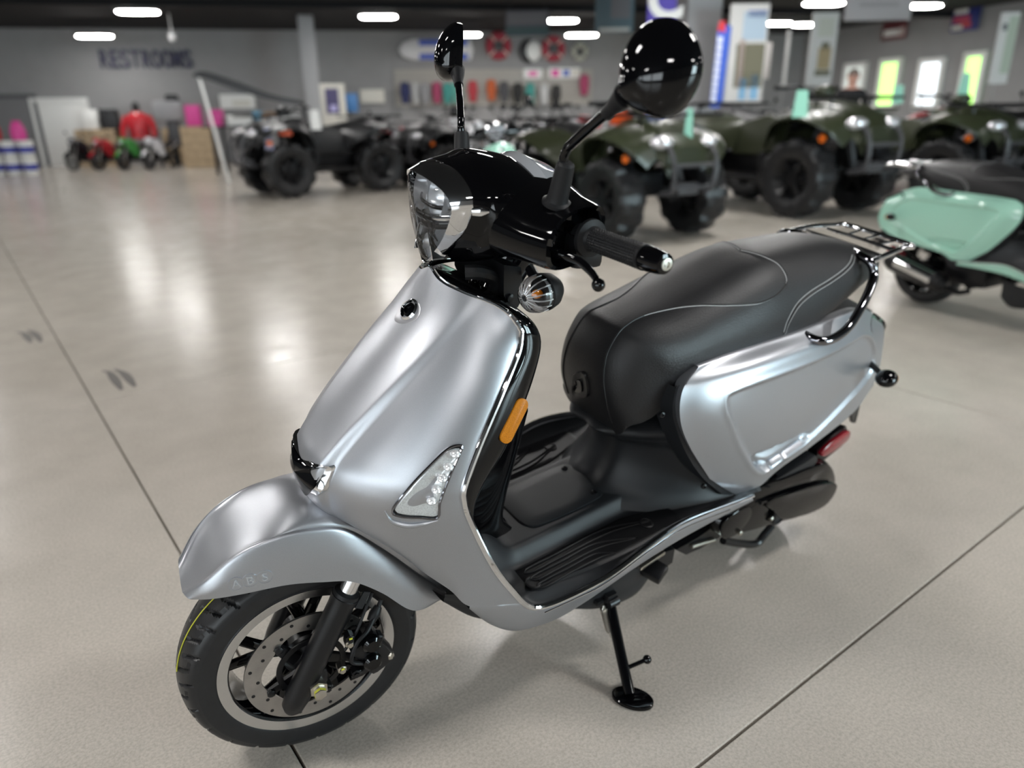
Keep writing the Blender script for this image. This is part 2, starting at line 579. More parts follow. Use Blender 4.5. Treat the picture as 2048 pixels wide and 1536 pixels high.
def shield_disp(p, i):
    """raised centre panel whose flank steps down to the sides, deeper towards the nose"""
    ay = abs(p.y)
    g = .050 + (.080-.050)*smooth01(.60, .87, p.z)
    depth = (.003+.010*smooth01(.84, .64, p.z))*smooth01(.93, .84, p.z)*smooth01(.49, .58, p.z)
    st = smooth01(g+.013, g-.003, ay)
    return V((1, 0, .45)).normalized()*(depth*st)
def shield():
    rows = []
    for i, h in enumerate(SHH):
        hd = [p + shield_disp(p, i) for p in h]
        rows.append([V((p.x, -p.y, p.z)) for p in hd[::-1]] + hd[1:])
    # thickness: rolled back edges
    return M().grid(rows)
shd = part('front_shield', shield(), SILVER, smooth=60)

# edge of the shield (left), reused by trim and inner cover
EDGE = [SHH[i][-1] for i in range(NS)]
LIP = [p for p in SHH[0]]
EDGE_PATH = LIP + EDGE[1:]
FLOOR_EDGE = [(-0.331, 0.2, 0.318), (-0.36, 0.203, 0.293), (-0.41, 0.213, 0.291), (-0.52, 0.23, 0.316), (-0.629, 0.236, 0.358), (-0.723, 0.235, 0.374), (-0.886, 0.23, 0.356), (-0.972, 0.226, 0.344)]
path = EDGE_PATH[4:] + even(FLOOR_EDGE, 60)[1:]
path = [path[i] for i in range(0, len(path), 2)]
side_pair('chrome_trim', lambda: M().tube([p+V((-.005, 0, 0)) for p in path], [.003, .006, .0062, .006, .0045, .004], 10, n=150), CHROME)

# inner (knee side) cover in gloss black
OUTER = even([(-0.236, 0, 0.916), (-0.254, 0.03, 0.908), (-0.289, 0.08, 0.893), (-0.319, 0.112, 0.879), (-0.346, 0.128, 0.859), (-0.362, 0.134, 0.838), (-0.363, 0.138, 0.822), (-0.344, 0.15, 0.776), (-0.327, 0.158, 0.743), (-0.3, 0.168, 0.7), (-0.278, 0.172, 0.656), (-0.248, 0.175, 0.623), (-0.219, 0.18, 0.582), (-0.22, 0.184, 0.544), (-0.272, 0.19, 0.421), (-0.337, 0.195, 0.314)], 70)
EP = even([EDGE_PATH[i] for i in range(0, len(EDGE_PATH), 6)] + [EDGE_PATH[-1]], 70)
for _ in range(5):
    OUTER = [OUTER[0]] + [(OUTER[i-1]+OUTER[i]*2+OUTER[i+1])/4 for i in range(1, 69)] + [OUTER[69]]
    EP = [EP[0]] + [(EP[i-1]+EP[i]*2+EP[i+1])/4 for i in range(1, 69)] + [EP[69]] if _ < 2 else EP
def inner_cover():
    rows = []
    for i, (e, o) in enumerate(zip(EP, OUTER)):
        mid = e.lerp(o, .5)+V((0, .006, 0)) if i > 3 else e.lerp(o, .5)
        b = V((o.x-.014, o.y*.55, o.z-.004))
        c = V((o.x-.018, 0, o.z-.006))
        rows.append([e+V((-.002, -.002, -.001))] + crom([e+V((-.002, -.002, -.001)), mid, o, b, c], 16)[1:])
    return M().grid(rows).mirrored()
part('leg_shield_inner', inner_cover(), GLOSS, smooth=50)

# ---------------------------------------------------------------- lower side fairings
def fairing():
    U = even([(-0.225, 0.186, 0.356), (-0.277, 0.194, 0.336), (-0.331, 0.2, 0.317), (-0.36, 0.203, 0.29), (-0.411, 0.213, 0.288), (-0.52, 0.23, 0.313), (-0.63, 0.236, 0.355), (-0.724, 0.235, 0.371), (-0.887, 0.23, 0.353), (-0.973, 0.226, 0.34)], 70)
    D = even([(-0.229, 0.178, 0.341), (-0.29, 0.168, 0.258), (-0.343, 0.172, 0.214), (-0.388, 0.183, 0.208), (-0.435, 0.196, 0.218), (-0.486, 0.208, 0.243), (-0.54, 0.218, 0.271), (-0.599, 0.224, 0.294), (-0.712, 0.228, 0.318), (-0.839, 0.226, 0.325), (-0.985, 0.222, 0.325)], 70)
    rows = []
    for u, d in zip(U, D):
        w = (u-d).length
        rows.append(crom([u+V((0, -.014, -.001)), u, u.lerp(d, .5)+V((0, .05*w+.002, 0)), d, d+V((0, -.03, .002))], 17))
    return M().grid(rows)
side_pair('lower_fairing', fairing, SILVER, smooth=50)
def fairing_line():
    return M().tube([V(p)+V((0, .0015, -.0105)) for p in ([(-0.388, 0.208, 0.283), (-0.452, 0.219, 0.296), (-0.52, 0.23, 0.313), (-0.63, 0.236, 0.355), (-0.724, 0.235, 0.371), (-0.887, 0.23, 0.353)])], .0016, 6, n=70)
side_pair('fairing_chrome_line', fairing_line, CHROME)

# belly pan under the floor
def belly():
    rows = []
    for x, w, zt, zb in ((-.20, .145, .36, .335), (-.27, .155, .33, .262), (-.36, .160, .28, .215), (-.48, .172, .27, .185), (-.58, .190, .26, .150), (-.68, .192, .27, .135), (-.735, .185, .28, .17)):
        rows.append(crom([(x, -w, zt), (x, -w*.985, (zt+zb)/2), (x, -w*.88, zb), (x, 0, zb-.003), (x, w*.88, zb), (x, w*.985, (zt+zb)/2), (x, w, zt)], 25))
    cols = [crom([r[j] for r in rows], 40) for j in range(25)]
    return M().grid([[cols[j][i] for j in range(25)] for i in range(40)])
part('belly_pan', belly(), PLASTIC, smooth=40)

# ---------------------------------------------------------------- floorboard
FE = even(FLOOR_EDGE, 60)
def edge_y(x):
    for i in range(len(FE)-1):
        if FE[i+1].x <= x <= FE[i].x:
            u = (x-FE[i].x)/(FE[i+1].x-FE[i].x)
            p = FE[i].lerp(FE[i+1], u)
            return p.y, p.z
    return (FE[0].y, FE[0].z) if x > FE[0].x else (FE[-1].y, FE[-1].z)
def floor_z(x, y):
    ey, ez = edge_y(x)
    base = .309 + (.333-.309)*(-.388-x)/.302
    base = min(base, .345)
    ay = abs(y)
    zc = base + .030*smooth01(.115, .085, ay)
    zc += (ez+.004-base)*smooth01(ey-.03, ey-.004, ay)
    # kicks up into the knee shield at the front and into the seat pedestal at the back
    zc += .08*smooth01(-.40, -.30, x)*smooth01(.15, .07, ay)
    return zc
def floor_mesh():
    rows = []
    n = 80
    for i in range(n):
        x = -.315 - .685*i/(n-1)
        ey, ez = edge_y(x)
        ey -= .004
        rows.append([V((x, ey*(-1+2*j/90), floor_z(x, ey*(-1+2*j/90)))) for j in range(91)])
    return M().grid(rows)
floorb = part('floorboard', floor_mesh(), PLASTIC, smooth=50)
def drape(pts, dz=.0):
    return [V((x, y, floor_z(x, y)+dz)) for x, y in pts]
def mat_mesh():
    out = []
    n = 40
    rows = []
    for i in range(n):
        x = -.375 - .40*i/(n-1)
        ey, _ = edge_y(x)
        y1 = ey-.028
        y0 = .118 + .03*smooth01(-.64, -.775, x)
        rows.append([V((x, y0+(y1-y0)*j/12, floor_z(x, y0+(y1-y0)*j/12)+(.004 if 0 < j < 12 and 0 < i < n-1 else -.001))) for j in range(13)])
    return M().grid(rows)
mats_ = side_pair('floor_mat', mat_mesh, MATRUB)
for sgn, mt in ((1, mats_[0]), (-1, mats_[1])):
    for k, (ya, xb, xc, yc) in enumerate(((.130, -.60, -.69, .160), (.152, -.555, -.63, .182), (.174, -.535, -.565, .19))):
        loop = [(-.395, ya), (-.47, ya), (xb, ya), (xc, yc), (xc-.008, yc+.006), (xb-.004, ya+.014), (-.47, ya+.012), (-.40, ya+.012)]
        P3 = [V((x, sgn*y, floor_z(x, y)+.0045)) for x, y in loop]
        part('mat_rib', M().tube(P3, .0022, 6, n=60, closed=True), MATRUB, mt)
    for px_, py_ in ((-.388, .166), (-.69, .166), ):
        z = floor_z(px_, py_)
        part('mat_plug', M().lathe([(.016, 0), (.016, .0055), (.013, .0065), (.012, .005)], (px_, sgn*py_, z), axis=(0, 0, 1), seg=28), MATRUB, mt)
# battery lid in the middle of the floor
def lid():
    ol = [(-.455, -.055), (-.50, -.068), (-.62, -.070), (-.655, -.058), (-.668, 0), (-.655, .058), (-.62, .070), (-.50, .068), (-.455, .055), (-.447, 0)]
    P = even([(x, y, 0) for x, y in ol], 60, True)
    lo = [V((p.x, p.y, floor_z(p.x, p.y)-.002)) for p in P]
    hi = [V((p.x, p.y, floor_z(p.x, p.y)+.0025)) for p in P]
    c = V((-.56, 0, 0))
    m = M()
    m.grid([lo, hi] + [[V((c.x+(p.x-c.x)*s, p.y*s, floor_z(c.x+(p.x-c.x)*s, p.y*s)+.0035)) for p in P] for s in (.97, .6, .25)], closed_v=True, cap1=True)
    return m
lidp = part('floor_lid', lid(), PLASTIC, floorb)
for s in (-1, 1):
    part('screw', M().lathe([(.0075, 0), (.0075, .003), (.004, .004), (.004, .001)], (-.637, s*.052, floor_z(-.637, .05)+.003), axis=(0, 0, 1), seg=12), SATIN, lidp)

# knee-shield spine that runs down to the floor
def spine():
    rows = []
    for z, xf, xb, w in ((.66, -.34, -.40, .115), (.56, -.29, -.385, .110), (.47, -.25, -.375, .100), (.40, -.22, -.38, .088), (.36, -.22, -.41, .075)):
        rows.append(crom([(xf, w, z), (xb+.02, w*.86, z), (xb-.002, w*.55, z), (xb-.006, 0, z), (xb-.002, -w*.55, z), (xb+.02, -w*.86, z), (xf, -w, z)], 25))
    cols = [crom([r[j] for r in rows], 24) for j in range(25)]
    return M().grid([[cols[j][i] for j in range(25)] for i in range(24)])
part('knee_spine', spine(), GLOSS)

# ---------------------------------------------------------------- seat pedestal
def pedestal():
    # rows from floor to seat: z, nose x, corner x, half width
    lv = [(.338, -.625, -.80, .190), (.352, -.640, -.80, .178), (.375, -.675, -.81, .168), (.42, -.700, -.82, .158), (.47, -.705, -.81, .152), (.487, -.690, -.80, .150), (.505, -.655, -.78, .146), (.535, -.635, -.76, .140)]
    rows = []
    for z, xn, xc, w in lv:
        rows.append(crom([(-1.02, w+.028, z), (xc-.08, w+.012, z), (xc, w*.93, z), ((xn+xc)/2+.01, w*.68, z), (xn+.004, w*.30, z), (xn, 0, z),
                          (xn+.004, -w*.30, z), ((xn+xc)/2+.01, -w*.68, z), (xc, -w*.93, z), (xc-.08, -w-.012, z), (-1.02, -w-.028, z)], 61))
    rows.append([V((-.85, p.y*.6, .56)) for p in rows[-1]])
    cols = [crom([r[j] for r in rows], 50) for j in range(61)]
    return M().grid([[cols[j][i] for j in range(61)] for i in range(50)])
ped = part('seat_pedestal', pedestal(), PLASTIC, smooth=50)
def shoulder_plate():
    rows = [crom([(-0.709, 0.15, 0.658), (-0.703, 0.157, 0.618), (-0.713, 0.165, 0.579), (-0.752, 0.178, 0.507), (-0.815, 0.19, 0.429), (-0.894, 0.2, 0.36)], 30),
            crom([(-0.779, 0.145, 0.679), (-0.75, 0.165, 0.627), (-0.754, 0.175, 0.578), (-0.786, 0.188, 0.503), (-0.854, 0.195, 0.419), (-0.944, 0.2, 0.341)], 30)]
    pre = [p+V((.0, -.05, -.004)) for p in rows[0]]
    return M().grid([pre, rows[0], rows[1]])
side_pair('shoulder_cover', shoulder_plate, PLASTIC)
side_pair('trim_screw', lambda: M().lathe([(.006, -.003), (.006, .002), (.003, .0028), (.003, .0005)], (-0.682, 0.152, 0.604), axis=(.3, 1, .2), seg=12), SATIN)
side_pair('trim_screw', lambda: M().lathe([(.006, -.003), (.006, .002), (.003, .0028), (.003, .0005)], (-0.815, 0.199, 0.411), axis=(.3, 1, .2), seg=12), SATIN)

# ---------------------------------------------------------------- seat
def cc(p, dz=.008):
    return V((p[0], 0, p[2]+dz))
ST_C = [cc((-0.649, -0.03, 0.504)), cc((-0.598, -0.03, 0.609)), cc((-0.592, -0.03, 0.685)), cc((-0.621, -0.04, 0.741)), cc((-0.661, -0.05, 0.758)), cc((-0.752, -0.06, 0.777)), cc((-0.877, -0.07, 0.811)), cc((-1.016, -0.075, 0.845)), cc((-1.141, -0.08, 0.851)), cc((-1.288, -0.08, 0.849)), cc((-1.415, -0.08, 0.828)), cc((-1.531, -0.065, 0.796)), cc((-1.581, -0.04, 0.765))]
ST_E = [(-0.64, 0.1, 0.56), (-0.673, 0.115, 0.568), (-0.706, 0.125, 0.591), (-0.72, 0.13, 0.634), (-0.733, 0.135, 0.671), (-0.776, 0.14, 0.692), (-0.852, 0.145, 0.699), (-0.956, 0.15, 0.703), (-1.054, 0.15, 0.702), (-1.147, 0.148, 0.711), (-1.236, 0.14, 0.729), (-1.337, 0.115, 0.748), (-1.406, 0.085, 0.772)]
SROWS = shell_rows(ST_C, ST_E, 120, 121, 2.7, 2.1)
def seat_mesh():
    rows = [list(r) for r in SROWS]
    # front closing and back closing
    f = rows[0]
    cen = sum(f, V())/len(f)
    b = rows[-1]
    cb = sum(b, V())/len(b)+V((0, 0, -.02))
    pre = [[cen+(p-cen)*s+V((-.02*(1-s), 0, -.004*s)) for p in f] for s in (.1, .6, .93)]
    post = [[cb+(p-cb)*s+V((-.012*(1-s)**.5, 0, -.01*(1-s))) for p in b] for s in (.95, .8, .5, .1)]
    # a slight saddle dip and soft pillow
    return M().grid(pre+rows+post)
seat = part('seat', seat_mesh(), LEATHER, smooth=60)

# ---------------------------------------------------------------- rear body panels
RP = [  # v from top to bottom, u from front to rear
    [(-0.765, 0.15, 0.691), (-0.844, 0.152, 0.699), (-0.949, 0.155, 0.704), (-1.084, 0.16, 0.71), (-1.214, 0.155, 0.714), (-1.365, 0.14, 0.708), (-1.532, 0.11, 0.649)],
    [(-0.712, 0.165, 0.659), (-0.795, 0.185, 0.671), (-0.917, 0.2, 0.679), (-1.075, 0.2, 0.68), (-1.216, 0.19, 0.665), (-1.387, 0.165, 0.646), (-1.569, 0.12, 0.606)],
    [(-0.706, 0.18, 0.6), (-0.796, 0.205, 0.601), (-0.952, 0.215, 0.588), (-1.124, 0.213, 0.58), (-1.272, 0.2, 0.571), (-1.437, 0.17, 0.568), (-1.592, 0.125, 0.544)],
    [(-0.745, 0.19, 0.529), (-0.856, 0.21, 0.48), (-0.992, 0.218, 0.481), (-1.158, 0.213, 0.49), (-1.349, 0.19, 0.502), (-1.485, 0.165, 0.511), (-1.594, 0.132, 0.501)],
    [(-0.836, 0.195, 0.421), (-0.952, 0.205, 0.341), (-1.022, 0.21, 0.345), (-1.087, 0.21, 0.373), (-1.237, 0.2, 0.392), (-1.437, 0.178, 0.419), (-1.556, 0.15, 0.453)],
]
INSET = [(p[0], p[2]) for p in ((-0.815, 0.205, 0.613), (-0.813, 0.205, 0.635), (-0.829, 0.205, 0.643), (-0.918, 0.208, 0.651), (-1.077, 0.207, 0.654), (-1.252, 0.19, 0.654), (-1.377, 0.17, 0.647), (-1.478, 0.16, 0.583), (-1.488, 0.165, 0.517), (-1.368, 0.187, 0.476), (-1.195, 0.205, 0.418), (-1.071, 0.213, 0.402), (-1.018, 0.21, 0.388), (-0.973, 0.21, 0.413), (-0.92, 0.21, 0.466), (-0.87, 0.209, 0.526), (-0.831, 0.206, 0.585))]
INSET = [(p.x, p.y) for p in crom([(a, b, 0) for a, b in INSET], 80, True)]
POCKET = [(p[0], p[2]) for p in ((-0.952, 0.21, 0.448), (-1.052, 0.212, 0.448), (-1.147, 0.208, 0.446), (-1.19, 0.205, 0.437), (-1.179, 0.205, 0.417), (-1.071, 0.213, 0.402), (-1.016, 0.21, 0.393), (-0.982, 0.21, 0.413))]
def rear_panel():
    NU, NV = 120, 84
    R1 = [crom(r, NU) for r in RP]
    cols = [crom([R1[i][j] for i in range(len(RP))], NV) for j in range(NU)]
    rows = []
    for j in range(NU):
        col = []
        for p in cols[j]:
            d = poly_dist((p.x, p.z), INSET)
            off = -.0075*smooth01(-.001, .010, d) + .0028*math.exp(-((d+.004)/.0055)**2)
            if d > .004:
                e = poly_dist((p.x, p.z), POCKET)
                off -= .012*smooth01(-.004, .002, e)*smooth01(.030, .0, e)
            col.append(p+V((0, off, 0)))
        t, b = col[0], col[-1]
        col = [t+V((0, -.03, -.006)), t+V((0, -.006, .001))] + col + [b+V((0, -.006, -.001)), b+V((0, -.035, .006))]
        rows.append(col)
    fr = [p+V((-.002, -.006, 0)) for p in rows[0]]
    fr2 = [p+V((-.012, -.03, 0)) for p in rows[0]]
    return M().grid([fr2, fr]+rows)
rp_l, rp_r = side_pair('rear_side_panel', rear_panel, SILVER, smooth=60)

# top deck behind the seat, core of the tail, tail lamp
def deck():
    rows = []
    for x, z, w in ((-1.08, .690, .15), (-1.2, .686, .150), (-1.32, .684, .145), (-1.43, .682, .125), (-1.50, .672, .105), (-1.535, .650, .085)):
        rows.append(crom([(x, w, z-.004), (x, w*.6, z), (x, 0, z+.004), (x, -w*.6, z), (x, -w, z-.004)], 21))
    cols = [crom([r[j] for r in rows], 24) for j in range(21)]
    return M().grid([[cols[j][i] for j in range(21)] for i in range(24)])
part('tail_deck', deck(), PLASTIC)
def core():
    rows = []
    for x, w, zt, zb in ((-.86, .13, .58, .36), (-1.0, .16, .66, .34), (-1.2, .17, .67, .38), (-1.36, .15, .665, .44), (-1.47, .11, .645, .50), (-1.53, .085, .63, .53)):
        rows.append([V((x, w, zt)), V((x, w*1.02, (zt+zb)/2)), V((x, w*.9, zb)), V((x, -w*.9, zb)), V((x, -w*1.02, (zt+zb)/2)), V((x, -w, zt))])
    return M().grid(rows, closed_v=True, cap0=True, cap1=True)
part('tail_core', core(), SATIN, smooth=30)
tl = part('tail_lamp', M().prism([(-1.525, -.085, .645), (-1.525, .085, .645), (-1.535, .095, .60), (-1.53, .07, .555), (-1.53, -.07, .555), (-1.535, -.095, .60)], (-.030, 0, -.004), .012), RED)
side_pair('tail_lamp_lens', lambda: M().prism(even([(-1.467, 0.118, 0.67), (-1.547, 0.105, 0.639), (-1.607, 0.1, 0.605), (-1.576, 0.115, 0.592), (-1.481, 0.14, 0.611), (-1.418, 0.15, 0.647)], 24, True), (.004, .006, .006), .003), DARKCHROME, tl)

# rear fender / plate holder, reflector, rear indicators
def rear_fender():
    rows = []
    for x, z, w in ((-1.38, .50, .10), (-1.50, .47, .09), (-1.60, .42, .085), (-1.655, .36, .085), (-1.675, .33, .08)):
        rows.append([V((x, w, z-.03)), V((x, w, z)), V((x-.004, 0, z+.008)), V((x, -w, z)), V((x, -w, z-.03))])
    return M().grid(rows)
part('rear_fender', rear_fender(), SATIN)
side_pair('fender_flap', lambda: M().prism([(-1.512, 0.13, 0.385), (-1.591, 0.12, 0.375), (-1.594, 0.125, 0.31), (-1.576, 0.125, 0.313)], (0, -.01, 0)), SATIN)
def ind_arm():
    return M().tube([(-1.50, .08, .545), (-1.49, .14, .54), V((-1.452, 0.215, 0.532))], .008, 10, n=12)
arms = side_pair('rear_turn_signal', ind_arm, SATIN)
IC = V((-1.436, 0.225, 0.541))
for a, sg in zip(arms, (1, -1)):
    part('signal_pod', M().ball(V((IC.x, sg*IC.y, IC.z)), (.030, .026, .021), 20, 12, Matrix.Rotation(.15, 3, 'Y')), GLOSS, a)
    part('signal_lens', M().ball(V((IC.x-.010, sg*IC.y, IC.z)), (.024, .023, .018), 20, 12), AMBER, a)
def rrefl():
    o = even([(-1.344, 0.165, 0.31), (-1.367, 0.165, 0.328), (-1.412, 0.165, 0.342), (-1.451, 0.165, 0.349), (-1.472, 0.165, 0.333), (-1.467, 0.165, 0.312), (-1.417, 0.165, 0.296), (-1.369, 0.165, 0.292)], 32, True)
    return M().prism(o, (.0, .010, .003), .003)
rrl = side_pair('rear_reflector', rrefl, RED)
side_pair('reflector_bracket', lambda: M().prism([(-1.338, 0.163, 0.318), (-1.401, 0.163, 0.35), (-1.453, 0.163, 0.36), (-1.488, 0.163, 0.324), (-1.472, 0.163, 0.289), (-1.373, 0.163, 0.258)], (0, -.03, -.004)), SATIN)

# ---------------------------------------------------------------- drive unit, rear wheel, exhaust
part('rear_tire', tire_mesh(RC, .215, .062, .155, seg=216), RUBBER)
rrim = part('rear_rim', rim_mesh(RC, .155, .062), GLOSS)
for k in range(5):
    a0 = 2*PI*k/5
    part('spoke', M().tube([RC+V((.03*math.cos(a0), -.02, .03*math.sin(a0))), RC+V((.135*math.cos(a0), -.025, .135*math.sin(a0)))], [.02, .013], 8, n=5, flat=.6), GLOSS, rrim)
part('hub', M().lathe([(.05, -.045), (.06, -.02), (.06, .05)], RC, seg=30), SATIN, rrim)
CVT = even([(-1.036, 0.2, 0.325), (-1.147, 0.2, 0.315), (-1.265, 0.2, 0.308), (-1.361, 0.2, 0.288), (-1.421, 0.2, 0.235), (-1.451, 0.2, 0.178), (-1.434, 0.2, 0.127), (-1.359, 0.2, 0.118), (-1.202, 0.2, 0.146), (-1.108, 0.2, 0.166), (-1.007, 0.2, 0.191), (-0.933, 0.2, 0.221), (-0.918, 0.2, 0.263), (-0.96, 0.2, 0.299)], 70, True)
CVT = [V((p.x, .125, p.z)) for p in CVT]
cvt = part('drive_case', M().prism(CVT, (0, .075, 0), .022), GLOSS)
part('drive_case_cover', M().prism(even([(-1.074, 0.205, 0.281), (-1.227, 0.205, 0.263), (-1.326, 0.205, 0.244), (-1.407, 0.205, 0.215), (-1.417, 0.205, 0.177), (-1.386, 0.205, 0.149), (-1.301, 0.205, 0.154), (-1.19, 0.205, 0.178), (-1.128, 0.205, 0.226)], 40, True), (0, .010, 0), .008), GLOSS, cvt)
part('drive_case_rib', M().tube([(-1.053, 0.206, 0.282), (-1.208, 0.206, 0.255), (-1.349, 0.206, 0.231)], .006, 8, n=20), GLOSS, cvt)
part('case_recess', M().lathe([(.030, 0), (.032, .006), (.026, .009), (.022, .003)], (-1.162, 0.204, 0.202), seg=24), SATIN, cvt)
for u in range(4):
    part('case_bolt', M().lathe([(.007, 0), (.007, .006), (.004, .008)], V((-1.005, 0.203, 0.208)).lerp(V((-1.379, 0.206, 0.192)), u/3), seg=6), ZINC, cvt)
part('air_box', M().prism(even([(-1.041, 0.19, 0.306), (-1.14, 0.19, 0.315), (-1.245, 0.19, 0.326), (-1.286, 0.19, 0.333), (-1.292, 0.19, 0.302), (-1.151, 0.19, 0.292), (-1.071, 0.19, 0.29)], 36, True), (0, -.09, 0), .004), PLASTIC)
part('crankcase', M().box((-1.02, .02, .245), (.26, .21, .15), .03), SATIN)
part('kick_cover', M().prism(even([(-0.924, 0.195, 0.265), (-0.972, 0.195, 0.283), (-1.02, 0.195, 0.279), (-1.041, 0.195, 0.24), (-1.002, 0.195, 0.202), (-0.945, 0.195, 0.213)], 30, True), (0, .008, 0), .004), GLOSS, cvt)
part('engine_bracket', M().prism([(-0.816, 0.17, 0.209), (-0.889, 0.17, 0.214), (-0.966, 0.17, 0.23), (-0.985, 0.17, 0.175), (-0.912, 0.17, 0.17), (-0.861, 0.17, 0.174)], (0, -.03, 0)), SATIN)
part('engine_hanger', M().box((-.79, .06, .27), (.16, .10, .07), .012, Euler((0, .25, 0))), SATIN)
part('fuel_drain_tube', M().tube([(-0.866, 0.175, 0.201), (-0.908, 0.175, 0.194), (-0.953, 0.175, 0.184)], .0055, 10, n=8), ZINC)
part('center_stand', M().tube([(-1.002, 0.17, 0.157), (-1.077, 0.175, 0.119), (-1.147, 0.18, 0.092), (-1.177, 0.18, 0.112), (-1.201, 0.18, 0.132)], .010, 10, n=30), SATIN)
peg = part('passenger_peg', M().box((-0.702, 0.205, 0.229), (.045, .05, .022), .006, Euler((0, .3, .3))), SATIN)
part('peg_mount', M().prism([(-0.679, 0.18, 0.238), (-0.745, 0.18, 0.237), (-0.796, 0.18, 0.228), (-0.8, 0.18, 0.186), (-0.746, 0.18, 0.174), (-0.699, 0.18, 0.199)], (0, -.025, 0), .004), SATIN, peg)
part('peg_pad', M().box(V((-0.693, 0.195, 0.258)), (.075, .02, .010), .003, Euler((0, .2, .0))), ZINC, peg)
def muffler():
    m = M()
    m.tube([(-.95, -.11, .16), (-1.0, -.15, .15), (-1.08, -.17, .17)], .016, 10, n=10)
    m.tube([(-1.05, -.175, .18), (-1.08, -.18, .19), (-1.40, -.19, .27), (-1.44, -.19, .28)], [.03, .055, .06, .045], 24)
    return m
mf = part('muffler', muffler(), SATIN)
part('heat_shield', M().tube([(-1.12, -.205, .215), (-1.36, -.212, .275)], [.045, .048], 20, flat=.8), CHROME, mf)

# ---------------------------------------------------------------- side stand
SA, SB = V((-0.587, 0.197, 0.184)), V((-.5415, .338, .0))
SBb = Matrix.Rotation(-LEAN, 3, 'X') @ V((-.5415, .340, .014))
stand = part('side_stand', M().tube([SA, SA.lerp(SBb, .5), SBb], [.0125, .0115, .0115], 16, n=16), GLOSS)
LR = Matrix.Rotation(-LEAN, 3, 'X')
foot = []
for k in range(28):
    a = 2*PI*k/28
    foot.append(LR @ V((-.545+.030*math.cos(a)-.012*math.sin(a), .346+.040*math.sin(a)*1.0, .0005)))
part('stand_foot', M().prism(foot, LR @ V((0, 0, .009)), .004), GLOSS, stand)
pA = SA.lerp(SBb, .74)
part('stand_tang', M().tube([pA, pA+V((-.052, .010, .006))], .0045, 10), GLOSS, stand)
part('tang_ball', M().ball(pA+V((-.055, .0105, .006)), .0095, 14, 10), GLOSS, stand)
part('stand_bracket', M().box(SA+V((-.002, -.008, .014)), (.028, .024, .022), .005), SATIN, stand)
part('bracket_collar', M().tube([SA+V((-.016, .004, .004)), SA+V((.010, .004, .004))], .0115, 14), SATIN, stand)
sp = []
A, Bq = V((-0.568, 0.197, 0.185)), V((-0.581, 0.225, 0.108))
dv = (Bq-A)
e1 = dv.cross(V((0, 0, 1))).normalized()
e2 = dv.normalized().cross(e1)
N = 16
for k in range(N*12+1):
    a = 2*PI*k/12
    sp.append(A+dv*(.06+.70*k/(N*12))+(e1*math.cos(a)+e2*math.sin(a))*.0072)
sp = [A]+sp+[A+dv*.85, Bq]
part('stand_spring', M().tube(sp, .0016, 6), ZINC, stand)
part('spring_post', M().box(A+V((.006, -.010, .008)), (.020, .016, .012), .003), SATIN, stand)

# ---------------------------------------------------------------- grab rail and rack
rail = part('grab_rail', M().tube([(-1.139, 0.13, 0.692), (-1.102, 0.165, 0.7), (-1.107, 0.195, 0.699), (-1.143, 0.205, 0.701), (-1.205, 0.2, 0.715), (-1.264, 0.185, 0.748), (-1.329, 0.16, 0.778), (-1.366, 0.14, 0.799), (-1.363, 0.125, 0.822), (-1.368, 0.095, 0.829), (-1.397, 0.05, 0.823), (-1.386, 0, 0.825)], .0105, 14, n=90).add([], []), DARKCHROME)
m = M().tube([(-1.139, 0.13, 0.692), (-1.102, 0.165, 0.7), (-1.107, 0.195, 0.699), (-1.143, 0.205, 0.701), (-1.205, 0.2, 0.715), (-1.264, 0.185, 0.748), (-1.329, 0.16, 0.778), (-1.366, 0.14, 0.799), (-1.363, 0.125, 0.822), (-1.368, 0.095, 0.829), (-1.397, 0.05, 0.823), (-1.386, 0, 0.825)], .0105, 14, n=90).flipy()
part('grab_rail', m, DARKCHROME)
RKL = [(-1.37, 0.122, 0.823), (-1.464, 0.115, 0.83), (-1.559, 0.1, 0.83), (-1.615, 0.085, 0.827)]
def mirr(p): return V((p[0], -p[1], p[2]))
rack = part('rear_rack', M().tube([V(p) for p in RKL]+[mirr(p) for p in RKL[::-1]], .0075, 12, n=90), CHROME)
rz = V(RKL[2]).z
for f in (.30, .62):
    a = V(RKL[0]).lerp(V(RKL[3]), f)
    part('rack_bar', M().tube([a, V((a.x-.015, 0, a.z-.002)), mirr(a)], .0045, 10, n=20), CHROME, rack)
for s in (-1, 0, 1):
    a = V(RKL[3])
    part('rack_brace', M().tube([(a.x-.005, s*.05, a.z), (a.x+.07, s*.045, a.z-.004)], .004, 8), CHROME, rack)

# ---------------------------------------------------------------- headset
def half_ring(pts, n=48):
    L = [V(p) for p in pts]
    R = [V((p.x, -p.y, p.z)) for p in L[1:-1][::-1]]
    return even(L+R, n, True)
HF = half_ring([(-0.211, 0, 1.065), (-0.219, 0.036, 1.06), (-0.232, 0.074, 1.046), (-0.24, 0.089, 1.027), (-0.24, 0.085, 1.006), (-0.237, 0.064, 0.972), (-0.234, 0.03, 0.94), (-0.231, 0, 0.92)], 64)
HB = half_ring([(-0.248, 0, 1.079), (-0.259, 0.055, 1.071), (-0.265, 0.09, 1.051), (-0.266, 0.101, 1.033), (-0.265, 0.097, 1.01), (-0.258, 0.078, 0.974), (-0.251, 0.043, 0.94), (-0.242, 0, 0.914)], 64)
hc = sum(HF, V())/64
def scale_ring(R, s, d):
    c = sum(R, V())/len(R)
    return [c+(p-c)*s+V(d) for p in R]
bz = M().grid([scale_ring(HF, .90, (-.012, 0, 0)), scale_ring(HF, .955, (.0005, 0, 0)), scale_ring(HF, .985, (.002, 0, 0)), HF, [a.lerp(b, .5)+(a-hc).normalized()*.002 for a, b in zip(HF, HB)], HB, scale_ring(HB, .95, (-.01, 0, 0))], closed_v=True)
